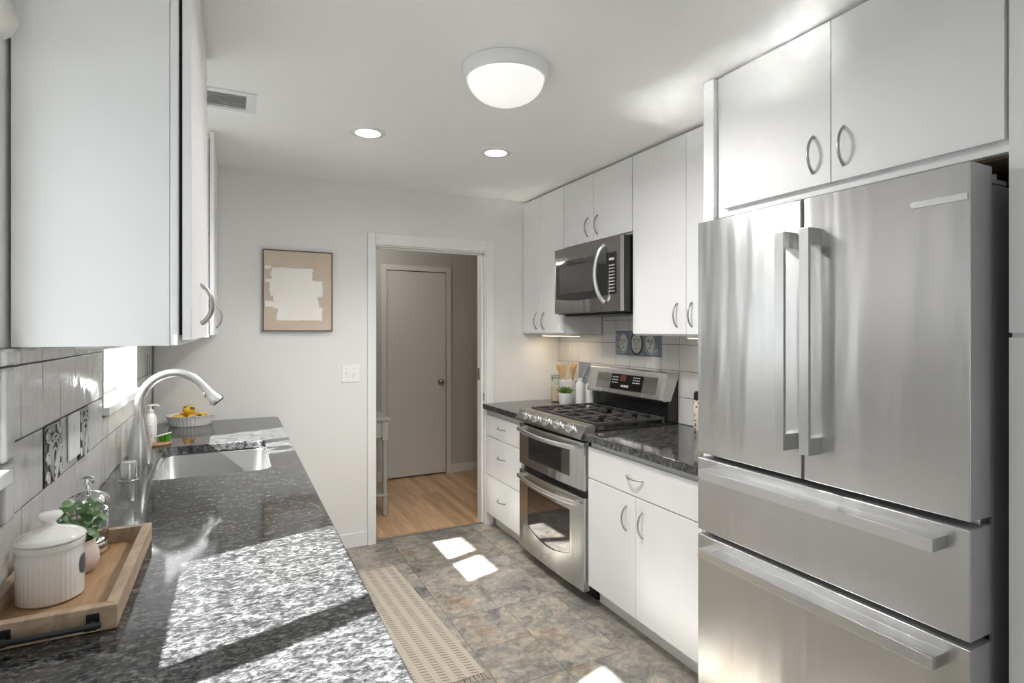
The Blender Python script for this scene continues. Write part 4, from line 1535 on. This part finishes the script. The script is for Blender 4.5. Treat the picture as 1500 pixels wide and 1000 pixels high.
# oval maker's badge
bg_ = MB()
bg_.prism([(y, z) for y, z in rrect(2.858, 2.902, 0.107, 0.127, 0.009, 4)], 'x', 1.6545, 1.659)
bd = obj('badge', bg_, M['nickel'], d2_)
ib = MB()
for dy in (0.012, 0.0, -0.012):
    ib.box(1.6537, 1.6546, 2.88 + dy - 0.003, 2.88 + dy + 0.003, 0.111, 0.123)
obj('badge_mark', ib, M['handle_steel'], d2_)
# control panel with knobs (sloped front, rounded nose)
mb = MB()
prof = [(1.668, 0.872), (1.652, 0.876), (1.642, 0.884), (1.643, 0.892), (1.676, 0.946), (1.684, 0.951), (1.730, 0.953), (1.735, 0.95), (1.735, 0.872)]
mb.prism(prof, 'y', RY0 - 0.006, RY1 + 0.006, 0.0018, 2)
cp = obj('control_panel', mb, M['steel_dark'], t)  # darker steel colour stands in for the dark reflection on this slope
slope = Vector((1.676 - 1.643, 0, 0.946 - 0.892)).normalized()
nrm = Vector((-slope.z, 0, slope.x))
for ky in (3.118, 2.993, 2.864, 2.738, 2.606):
    c = Vector((1.659, ky, 0.919))
    zz = nrm
    R3 = zz.to_track_quat('Z', 'Y').to_matrix()
    mb = MB()
    mb.lathe([(0.027, 0.0005), (0.027, 0.004), (0.0245, 0.006), (0.0235, 0.020), (0.021, 0.023), (0.0, 0.0235)], c, 28, mat=R3)
    grip = []
    for i in range(2):
        pass
    g2 = MB()
    g2.box(-0.022, 0.022, -0.0055, 0.0055, 0.0236, 0.034, 0.003)
    for v in g2.bm.verts:
        v.co = c + R3 @ v.co
    tmp = bpy.data.meshes.new('grip')
    g2.bm.to_mesh(tmp)
    mb.bm.from_mesh(tmp)
    obj('knob', mb, M['handle_steel'], cp)
# cooktop
ck = obj('cooktop', MB().box(1.736, 2.245, RY0 - 0.004, RY1 + 0.004, 0.9055, 0.926, 0.004), M['black'], t)
bn = MB()
burners = [(1.85, 3.06), (2.12, 3.06), (1.85, 2.67), (2.12, 2.67), (1.985, 2.865)]
for (bx_, by_) in burners:
    mb = MB().lathe([(0.05, 0.9265), (0.05, 0.931), (0.036, 0.933), (0.036, 0.9395), (0.032, 0.942), (0.0, 0.9425)], (bx_, by_, 0), 28)
    obj('burner', mb, M['iron'], ck)
for gi, (g0, g1) in enumerate(((RY0 + 0.012, 2.734), (2.738, 2.990), (2.994, RY1 - 0.012))):
    mb = MB()
    zb0, zt = 0.944, 0.9585
    bw = 0.0065
    xa, xb = 1.752, 2.232
    mb.box(xa, xb, g0, g0 + 2 * bw, zb0, zt, 0.002)
    mb.box(xa, xb, g1 - 2 * bw, g1, zb0, zt, 0.002)
    mb.box(xa, xa + 2 * bw, g0 + 2 * bw, g1 - 2 * bw, zb0, zt, 0.002)
    mb.box(xb - 2 * bw, xb, g0 + 2 * bw, g1 - 2 * bw, zb0, zt, 0.002)
    xm = (xa + xb) / 2
    mb.box(xm - bw, xm + bw, g0 + 2 * bw, g1 - 2 * bw, zb0, zt, 0.002)
    ym = (g0 + g1) / 2
    for (cx0, cx1) in ((xa, xm), (xm, xb)):
        c = (cx0 + cx1) / 2
        for (p, q) in (((cx0 + 0.012, ym), (c - 0.028, ym)), ((c + 0.028, ym), (cx1 - 0.012, ym)), ((c, g0 + 0.012), (c, ym - 0.028)), ((c, ym + 0.028), (c, g1 - 0.012))):
            mb.box(min(p[0], q[0]) - (bw if p[0] == q[0] else 0), max(p[0], q[0]) + (bw if p[0] == q[0] else 0),
                   min(p[1], q[1]) - (bw if p[1] == q[1] else 0), max(p[1], q[1]) + (bw if p[1] == q[1] else 0), zb0, zt + 0.002, 0.002)
    for xx in (xa + bw, xb - bw):
        for yy in (g0 + bw, g1 - bw):
            mb.box(xx - 0.006, xx + 0.006, yy - 0.006, yy + 0.006, 0.9262, zb0)
    obj('grate', mb, M['iron'], ck)
# backguard
mb = MB()
mb.prism([(2.250, 0.906), (2.328, 0.906), (2.328, 1.190), (2.262, 1.190), (2.250, 1.05)], 'y', RY0 + 0.002, RY1 - 0.002, 0.002)
bk = obj('backguard', mb, M['black'], t)
mb = MB()
mb.prism([(2.198, 1.056), (2.205, 1.048), (2.262, 1.048), (2.3255, 1.20), (2.3255, 1.214), (2.255, 1.218), (2.235, 1.212)], 'y', RY0 - 0.008, RY1 + 0.006, 0.003, 2)
cf = obj('console', mb, M['steel'], t)
p0 = Vector((2.198, 0, 1.056)); p1 = Vector((2.235, 0, 1.212))
sl = (p1 - p0)
on = Vector((-sl.z, 0, sl.x)).normalized()
def on_console(mb, y0, y1, a, b, d0, d1):
    q = []
    for y in (y0, y1):
        for s_ in (a, b):
            for d_ in (d0, d1):
                q.append(p0 + sl * s_ + on * d_ + Vector((0, y, 0)))
    v = [mb.bm.verts.new(x) for x in q]
    for idx in ((0, 1, 3, 2), (4, 6, 7, 5), (0, 4, 5, 1), (2, 3, 7, 6), (0, 2, 6, 4), (1, 5, 7, 3)):
        mb.bm.faces.new([v[i] for i in idx])
mb = MB(); on_console(mb, 2.545, 3.145, 0.16, 0.80, 0.0, 0.0015)
obj('fascia', mb, M['steel_dark'], cf)
mb = MB(); on_console(mb, 2.672, 2.987, 0.18, 0.79, 0.0016, 0.003)
ds = obj('display', mb, M['display'], cf)
mb = MB(); on_console(mb, 2.835, 2.895, 0.52, 0.76, 0.0031, 0.0036)
obj('clock_window', mb, M['led'], cf)
def key(*a):
    mb = MB()
    on_console(mb, *a)
    obj('button', mb, M['key'], cf)
for r_ in range(3):
    for c_ in range(4):
        key(2.915 + c_ * 0.016, 2.925 + c_ * 0.016, 0.42 + r_ * 0.11, 0.46 + r_ * 0.11, 0.0031, 0.0036)
        key(2.700 + c_ * 0.018, 2.711 + c_ * 0.018, 0.48 + r_ * 0.10, 0.52 + r_ * 0.10, 0.0031, 0.0036)
for c_ in range(5):
    key(2.80 + c_ * 0.016, 2.811 + c_ * 0.016, 0.28, 0.37, 0.0031, 0.0036)

# ---------------------------------------------------------------- microwave
MY0, MY1, MZ0, MZ1 = 2.522, 3.238, 1.566, 2.0
t = thing('microwave', 'stainless over-the-range microwave mounted under the short wall cabinet', 'microwave', (2.13, 2.88, MZ0))
obj('body', MB().box(1.962, XR - 0.003, MY0, MY1, MZ0, MZ1, 0.003), M['black'], t)
obj('front_frame', MB().box(1.934, 1.9615, MY0, MY1, MZ0 + 0.004, MZ1 - 0.002, 0.004), M['steel_dark'], t)
mb = MB()
pol = [(3.216, 1.912), (2.56, 1.912), (2.56, 1.668)]
for i in range(17):
    q = i / 16
    pol.append((2.64 + (3.216 - 2.64) * q, 1.668 - 0.018 * math.sin(PI * q)))
mb.prism(pol, 'x', 1.9315, 1.9345)
gl = obj('door_glass', mb, M['dark_glass'], t)
mb = MB().box(1.9308, 1.9316, 2.78, 3.17, 1.70, 1.875)
obj('window_mesh', mb, simple('oven_screen', (0.045, 0.044, 0.042), 0.35), gl)
mb = MB()
pts = []
for i in range(17):
    q = -1 + i / 8
    pts.append((1.925 - 0.042 * (1 - q * q) ** 0.6, 2.668 + 0.03 * (1 - q * q), 1.79 + q * 0.163))
mb.tube(pts, 0.0115, 14)
for i in (0, 16):
    mb.sphere(pts[i], 0.0125, (1.2, 1, 1), None, 12, 8)
obj('handle', mb, M['handle_steel'], t)
kp = obj('keypad', MB().box(1.9300, 1.9316, 2.566, 2.628, 1.672, 1.905), M['display'], gl)
for r_ in range(9):
    for c_ in range(4):
        obj('button', MB().box(1.9294, 1.9301, 2.572 + c_ * 0.0145, 2.579 + c_ * 0.0145, 1.682 + r_ * 0.0185, 1.690 + r_ * 0.0185), M['key'], gl)
obj('clock_window', MB().box(1.9294, 1.9301, 2.575, 2.622, 1.862, 1.876), M['key'], gl)
obj('vent_grille', MB().box(1.99, 2.30, 2.56, 3.2, MZ0 - 0.012, MZ0 - 0.0005, 0.003), M['black_metal'], t)

# ---------------------------------------------------------------- refrigerator
FY0, FY1, FXf = 0.716, 1.605, 1.600
t = thing('refrigerator', 'large stainless steel french-door refrigerator with two lower drawers', 'refrigerator', (1.95, (FY0 + FY1) / 2, 0))
obj('cabinet_body', MB().box(1.718, 2.32, FY0 + 0.004, FY1 - 0.004, 0.02, 1.832, 0.006), M['steel_side'], t)
obj('gasket', MB().box(1.7055, 1.7175, FY0 + 0.012, FY1 - 0.012, 0.05, 1.80), M['gap'], t)
obj('base_grille', MB().box(1.66, 1.7055, FY0 + 0.01, FY1 - 0.01, 0.0, 0.055), M['black_metal'], t)
YS = 1.163
def fdoor(name, y0, y1, z0, z1):
    o = obj(name, MB().box(FXf, 1.705, y0, y1, z0, z1, 0.003, 3), M['steel'], t)
    o.data.materials.append(M['steel_side'])
    for p in o.data.polygons:
        if p.normal.x > -0.3:
            p.material_index = 1
    return o
dl = fdoor('door', YS + 0.005, FY1, 0.993, 1.873)
dR = fdoor('door', FY0, YS - 0.005, 0.993, 1.873)
dw1 = fdoor('drawer', FY0, FY1, 0.700, 0.973)
dw2 = fdoor('drawer', FY0, FY1, 0.062, 0.681)
for d, (y0, y1) in ((dl, (1.185, 1.218)), (dR, (1.100, 1.132))):
    mb = MB()
    mb.box(1.540, 1.552, y0, y1, 1.083, 1.771, 0.0015)
    mb.box(1.552, FXf - 0.0003, y0, y1, 1.083, 1.135, 0.0012)
    mb.box(1.552, FXf - 0.0003, y0, y1, 1.719, 1.771, 0.0012)
    obj('handle', mb, M['handle_steel'], d)
for d, (z0, z1) in ((dw1, (0.912, 0.946)), (dw2, (0.621, 0.653))):
    mb = MB()
    mb.box(1.540, 1.553, 0.768, 1.545, z0, z1, 0.0015)
    for ya_, yb_ in ((0.768, 0.82), (1.493, 1.545)):
        mb.box(1.553, FXf - 0.0003, ya_, yb_, z0, z1, 0.0012)
    # the grip is closed on top by a full-length flange
    mb.box(1.553, FXf - 0.0003, 0.82, 1.493, z1 - 0.008, z1 - 0.001, 0.001)
    obj('handle', mb, M['handle_steel'], d)
obj('name_plate', MB().box(1.5955, FXf, 0.720, 0.847, 1.780, 1.797, 0.001), M['handle_steel'], dR, 'blank metal bar near the top corner')
mb = MB()
mb.tube([(1.74, 0.735, 1.833), (1.74, 0.735, 1.858)], 0.013, 14)
mb.box(1.70, 1.79, 0.72, 0.76, 1.833, 1.846, 0.003)
obj('hinge', mb, M['steel_side'], t)
mb = MB()
mb.tube([(1.74, FY1 - 0.02, 1.833), (1.74, FY1 - 0.02, 1.858)], 0.013, 14)
mb.box(1.70, 1.79, FY1 - 0.045, FY1 - 0.006, 1.833, 1.846, 0.003)
obj('hinge', mb, M['steel_side'], t)
obj('hinge', MB().box(1.66, 1.705, FY0 + 0.006, FY0 + 0.03, 0.975, 0.991, 0.002), M['chrome'], t)

# ---------------------------------------------------------------- things on the range-wall counter
jx, jy = 2.216, 3.690
t = thing('storage_jar', 'clear glass storage jar of pale dry food in the back corner of the range counter', 'jar', (jx, jy, ZC))
obj('jar_glass', MB().lathe([(0.0, ZC + 0.0005), (0.038, ZC + 0.0005), (0.041, ZC + 0.005), (0.041, ZC + 0.165), (0.036, ZC + 0.178), (0.036, ZC + 0.190), (0.034, ZC + 0.190), (0.034, ZC + 0.178), (0.0385, ZC + 0.163), (0.0385, ZC + 0.007), (0.0, ZC + 0.005)], (jx, jy, 0), 28), M['glass'], t)
obj('contents', MB().lathe([(0.0, ZC + 0.0065), (0.037, ZC + 0.0075), (0.037, ZC + 0.115), (0.0, ZC + 0.122)], (jx, jy, 0), 24), M['pasta'], t)
jl = obj('lid', MB().lathe([(0.0, ZC + 0.1905), (0.0385, ZC + 0.1905), (0.0385, ZC + 0.203), (0.030, ZC + 0.208), (0.0, ZC + 0.209)], (jx, jy, 0), 28), M['glass'], t)
mb = MB().tube(ell(0, 0, 0.0395, 0.0395, 24), 0.002, 6, True)
mb.bm.free(); mb.bm = bmesh.new()
for zz in (ZC + 0.180, ZC + 0.197):
    mb.tube([(jx + 0.0405 * math.cos(2 * PI * i / 24), jy + 0.0405 * math.sin(2 * PI * i / 24), zz) for i in range(24)], 0.002, 6, True)
mb.tube([(jx - 0.036, jy - 0.020, ZC + 0.200), (jx - 0.046, jy - 0.026, ZC + 0.185), (jx - 0.042, jy - 0.023, ZC + 0.160)], 0.0022, 6)
mb.box(jx - 0.050, jx - 0.040, jy - 0.034, jy - 0.016, ZC + 0.172, ZC + 0.196, 0.002)
obj('clasp', mb, M['nickel'], t)

cx_, cy_ = 2.240, 3.545
o = thing('utensil_crock', 'wide white crock holding wooden utensils beside the range', 'crock', (cx_, cy_, ZC))
obj('crock_body', MB().lathe([(0.0, ZC + 0.0005), (0.064, ZC + 0.0005), (0.068, ZC + 0.006), (0.070, ZC + 0.165), (0.072, ZC + 0.172), (0.070, ZC + 0.178), (0.066, ZC + 0.176), (0.064, ZC + 0.165), (0.062, ZC + 0.010), (0.0, ZC + 0.008)], (cx_, cy_, 0), 40), M['matte_white'], o)
def utensil(name, label, p0, p1, head, hw, ht):
    t = thing(name, label, 'utensil', p0, 'wooden utensils in the white crock')
    p0 = Vector(p0); p1 = Vector(p1)
    d = (p1 - p0).normalized()
    mb = MB().tube([p0, p0 + (p1 - p0) * 0.5, p1], [0.0055, 0.0055, 0.007], 10)
    obj('shaft', mb, M['spoon_wood'], t)
    side = Vector((0.35, -0.94, 0.0))
    side = (side - d * side.dot(d)).normalized()
    nr = d.cross(side)
    mb = MB()
    rings = []
    for q, wq in head:
        c = p1 + d * q
        ring = []
        for i in range(16):
            a = 2 * PI * i / 16
            ring.append(c + side * (hw * wq * math.cos(a)) + nr * (ht * (0.6 + 0.4 * wq) * math.sin(a)))
        rings.append(ring)
    mb.loft(rings)
    obj('head', mb, M['spoon_wood'], t)
sp = [(0.0, 0.35), (0.012, 0.62), (0.028, 0.92), (0.044, 1.0), (0.058, 0.86), (0.068, 0.52), (0.072, 0.15)]
tu = [(0.0, 0.28), (0.02, 0.5), (0.045, 0.78), (0.072, 0.98), (0.086, 1.0), (0.090, 0.9)]
zf = ZC + 0.010
utensil('wooden_spoon', 'wooden spoon leaning left in the white crock', (2.215, 3.565, zf), (2.196, 3.600, ZC + 0.230), sp, 0.027, 0.007)
utensil('wooden_turner', 'broad wooden turner with flat end in the middle of the white crock', (2.225, 3.53, zf), (2.205, 3.552, ZC + 0.200), tu, 0.046, 0.004)
utensil('wooden_spoon', 'wooden spoon leaning right in the white crock', (2.245, 3.53, zf), (2.232, 3.486, ZC + 0.222), sp, 0.027, 0.007)
utensil('wooden_spatula', 'narrow wooden spatula at the back of the white crock', (2.27, 3.565, zf), (2.262, 3.520, ZC + 0.215), tu, 0.030, 0.004)

sx_, sy_ = 2.115, 3.388
t = thing('potted_succulent', 'small green succulent in a white pot at the range counter edge', 'potted plant', (sx_, sy_, ZC))
obj('pot', MB().lathe([(0.0, ZC + 0.0005), (0.040, ZC + 0.0005), (0.043, ZC + 0.004), (0.050, ZC + 0.096), (0.050, ZC + 0.102), (0.046, ZC + 0.102), (0.045, ZC + 0.090), (0.0, ZC + 0.088)], (sx_, sy_, 0), 36), M['matte_white'], t)
obj('soil', MB().lathe([(0.0, ZC + 0.0885), (0.0445, ZC + 0.0905), (0.0445, ZC + 0.093), (0.0, ZC + 0.096)], (sx_, sy_, 0), 24), M['soil'], t)
mb = MB()
rnd = random.Random(2)
for ringi, (n, el, L) in enumerate(((11, 0.28, 0.068), (9, 0.65, 0.060), (7, 1.0, 0.050), (4, 1.35, 0.042))):
    for k in range(n):
        a = 2 * PI * k / n + ringi * 0.4 + rnd.uniform(-0.1, 0.1)
        d = Vector((math.cos(a) * math.cos(el), math.sin(a) * math.cos(el), math.sin(el)))
        b0 = Vector((sx_, sy_, ZC + 0.098))
        mb.tube([b0, b0 + d * L * 0.35, b0 + d * L * 0.7 + Vector((0, 0, 0.003)), b0 + d * L + Vector((0, 0, 0.007))], [0.005, 0.0082, 0.0062, 0.0008], 8, flat=0.55)
obj('foliage', mb, M['succulent'], t)

def bottle(label, x, y, r, h, shoulder):
    t = thing('ceramic_bottle', label, 'bottle', (x, y, ZC))
    prof = [(0.0, ZC + 0.0005), (r * 0.9, ZC + 0.0005), (r, ZC + 0.004), (r, ZC + shoulder), (r * 0.9, ZC + shoulder + 0.012), (r * 0.62, ZC + shoulder + 0.024), (r * 0.55, ZC + h - 0.012), (r * 0.62, ZC + h - 0.010), (r * 0.62, ZC + h - 0.002), (r * 0.5, ZC + h), (0.0, ZC + h)]
    obj('bottle_body', MB().lathe(prof, (x, y, 0), 28), M['matte_white'], t)
    return t
bottle('tall matte white ceramic bottle between the succulent and the range', 2.196, 3.325, 0.0305, 0.205, 0.160)
bottle('white ceramic bottle tight against the range backguard', 2.274, 3.318, 0.029, 0.175, 0.145)

# jar half hidden by the refrigerator
qx, qy = 2.262, 2.262
t = thing('spice_jar', 'patterned jar on the counter almost hidden behind the refrigerator', 'jar', (qx, qy, ZC))
def mat_pattern():
    m, nt, b = new_mat('patterned_jar')
    v = coords(nt, (60, 60, 60))
    vo = N(nt, 'ShaderNodeTexVoronoi')
    vo.inputs['Scale'].default_value = 1.0
    nt.links.new(v, vo.inputs['Vector'])
    r = ramp(nt, vo.outputs['Distance'], [(0.25, (0.16, 0.11, 0.07)), (0.45, (0.62, 0.58, 0.50))])
    nt.links.new(r.outputs['Color'], b.inputs['Base Color'])
    return m
obj('jar_body', MB().lathe([(0.0, ZC + 0.0005), (0.026, ZC + 0.0005), (0.031, ZC + 0.02), (0.031, ZC + 0.150), (0.024, ZC + 0.168), (0.0, ZC + 0.168)], (qx, qy, 0), 28), mat_pattern(), t)
obj('lid', MB().lathe([(0.0, ZC + 0.1685), (0.026, ZC + 0.1685), (0.026, ZC + 0.205), (0.018, ZC + 0.215), (0.0, ZC + 0.216)], (qx, qy, 0), 24), M['black_metal'], t)

# ---------------------------------------------------------------- rug
ra = -0.062
rl = 1.24
t = thing('kitchen_rug', 'tan woven runner rug with dashes and fringed ends in front of the sink counter', 'rug', (0.60, 2.78, 0.001))
t.rotation_euler = (0, 0, ra * -1)
t.rotation_euler = (0, 0, 0.058)
mb = MB().box(-0.32, 0.32, -rl / 2, rl / 2, 0.0, 0.007, 0.002)
def local(name, mb, mat, parent):
    bmesh.ops.recalc_face_normals(mb.bm, faces=mb.bm.faces)
    me = bpy.data.meshes.new(name); mb.bm.to_mesh(me); mb.bm.free()
    me.materials.append(mat)
    o = bpy.data.objects.new(name, me); COL.objects.link(o); o.parent = parent
    return o
local('weave', mb, M['rug'], t)
rnd = random.Random(5)
for sg in (-1, 1):
    mb = MB()
    n = 58
    for i in range(n):
        x = -0.315 + 0.63 * i / (n - 1)
        for q in range(2):
            dx = rnd.gauss(0, 0.007)
            L = 0.035 + rnd.random() * 0.014
            mb.tube([(x, sg * (rl / 2 - 0.002), 0.004), (x + dx * 0.4, sg * (rl / 2 + L * 0.5), 0.0055 + rnd.random() * 0.003), (x + dx, sg * (rl / 2 + L), 0.003)], 0.0017, 5)
    local('fringe', mb, M['fringe'], t)

# ---------------------------------------------------------------- ceiling fixtures and their light
def lamp(name, typ, loc, energy, col, parent, **kw):
    d = bpy.data.lights.new(name, typ)
    d.energy = energy
    d.color = col
    for k, v in kw.items():
        setattr(d, k, v)
    o = bpy.data.objects.new(name, d)
    COL.objects.link(o)
    o.location = loc
    if parent:
        o.parent = parent
        o.location = Vector(loc) - origin_of(parent)
    return o

M['diffuser'] = simple('lit_frosted_glass', (0.9, 0.9, 0.88), 0.3, emis=(1.0, 0.985, 0.96), es=0.36)
M['led_lens'] = simple('lit_lens', (0.9, 0.9, 0.9), 0.4, emis=(1.0, 0.98, 0.95), es=4.0)
M['warm_lens'] = simple('lit_warm_lens', (0.9, 0.85, 0.7), 0.4, emis=(1.0, 0.80, 0.55), es=1.5)
M['ring_white'] = simple('white_enamel', (0.80, 0.80, 0.79), 0.12, coat=0.5)
lx, ly = 0.930, 1.920
t = thing('ceiling_light', 'round flush ceiling light with white ring and frosted glass bowl', 'ceiling light', (lx, ly, CE))
obj('ring', MB().lathe([(0.160, CE - 0.0005), (0.168, CE - 0.003), (0.1665, CE - 0.012), (0.158, CE - 0.044), (0.153, CE - 0.049), (0.146, CE - 0.046), (0.146, CE - 0.004), (0.160, CE - 0.0005)], (lx, ly, 0), 56, caps=False), M['ring_white'], t)
prof = [(0.1455, CE - 0.042)]
for i in range(1, 13):
    a = (PI / 2) * i / 12
    prof.append((0.1455 * math.cos(a), CE - 0.042 - 0.092 * math.sin(a)))
prof[-1] = (0.0, CE - 0.134)
obj('glass_bowl', MB().lathe(prof, (lx, ly, 0), 48), M['diffuser'], t)
lamp('ceiling_light_glow', 'AREA', (lx, ly, CE - 0.137), 15, (1.0, 0.985, 0.97), t, shape='DISK', size=0.2)
for i, (x, y, lab) in enumerate(((0.603, 2.838, 'lit recessed downlight at the left, nearer the sink wall'), (1.312, 2.838, 'lit recessed downlight at the right, nearer the range wall'))):
    t = thing('recessed_light', lab, 'ceiling light', (x, y, CE), 'recessed downlights')
    obj('trim_ring', MB().lathe([(0.090, CE - 0.0005), (0.090, CE - 0.004), (0.062, CE - 0.009), (0.060, CE - 0.004), (0.060, CE - 0.0005)], (x, y, 0), 44, caps=False), M['ring_white'], t)
    obj('lens', MB().lathe([(0.0, CE - 0.0055), (0.0605, CE - 0.0055), (0.0605, CE - 0.0015), (0.0, CE - 0.001)], (x, y, 0), 36), M['led_lens'], t)
    lamp('downlight_beam', 'SPOT', (x, y, CE - 0.02), 29, (1.0, 0.98, 0.95), t, spot_size=2.2, spot_blend=0.8, shadow_soft_size=0.06)
# ceiling vent
t = thing('ceiling_vent', 'long recessed ceiling vent above the window side between the wall cabinets', 'vent', (-0.1, 2.71, CE))
mb = MB()
vx0, vx1, vy0, vy1 = -0.36, 0.086, 2.595, 2.822
mb.box(vx0, vx1, vy0, vy0 + 0.035, CE - 0.006, CE - 0.0005, 0.0015)
mb.box(vx0, vx1, vy1 - 0.03, vy1, CE - 0.006, CE - 0.0005, 0.0015)
mb.box(vx0, vx0 + 0.04, vy0 + 0.035, vy1 - 0.03, CE - 0.006, CE - 0.0005, 0.0015)
mb.box(vx1 - 0.04, vx1, vy0 + 0.035, vy1 - 0.03, CE - 0.006, CE - 0.0005, 0.0015)
obj('vent_frame', mb, M['ring_white'], t)
mb = MB().box(vx0 + 0.04, vx1 - 0.04, vy0 + 0.035, vy1 - 0.03, CE - 0.0015, CE - 0.0005)
for i in range(7):
    yy = vy0 + 0.045 + i * 0.021
    mb.box(vx0 + 0.04, vx1 - 0.04, yy, yy + 0.003, CE - 0.005, CE - 0.0015)
obj('grille', mb, M['vent_in'], t)
# under-cabinet lights
def under(label, x0, x1, y0, y1, z, lit):
    t = thing('under_cabinet_light', label, 'light', ((x0 + x1) / 2, (y0 + y1) / 2, z - 0.016))
    obj('housing', MB().box(x0, x1, y0, y1, z - 0.012, z - 0.0005, 0.002), M['white_plastic'], t)
    obj('lens', MB().box(x0 + 0.006, x1 - 0.006, y0 + 0.006, y1 - 0.006, z - 0.0155, z - 0.0122, 0.001), M['warm_lens'] if lit else M['white_plastic'], t)
    if lit:
        a = lamp('under_cabinet_glow', 'AREA', ((x0 + x1) / 2, (y0 + y1) / 2, z - 0.02), 0.55, (1.0, 0.80, 0.56), t, shape='RECTANGLE', size=x1 - x0, size_y=y1 - y0)
under('lit strip light under the wall cabinet left of the microwave', 2.13, 2.20, 3.32, 3.76, 1.432, True)
under('lit strip light under the wall cabinet beside the refrigerator', 2.13, 2.20, 1.80, 2.22, 1.432, True)
under('white strip light under the large wall cabinet at the left', -0.36, -0.30, 1.75, 2.25, 1.425, False)

# hall fill light: unseen flush fitting, added to brighten the hall
t = thing('hall_fill_light', 'added unseen ceiling light brightening the hall beyond the doorway', 'ceiling light', (1.0, 4.75, CE))
obj('shade', MB().lathe([(0.0, CE - 0.07), (0.06, CE - 0.065), (0.10, CE - 0.04), (0.11, CE - 0.0005), (0.0, CE - 0.0005)], (1.0, 4.75, 0), 32), M['diffuser'], t)
lamp('hall_fill_glow', 'POINT', (1.0, 4.75, CE - 0.25), 5.4, (1.0, 0.96, 0.90), t, shadow_soft_size=0.1)
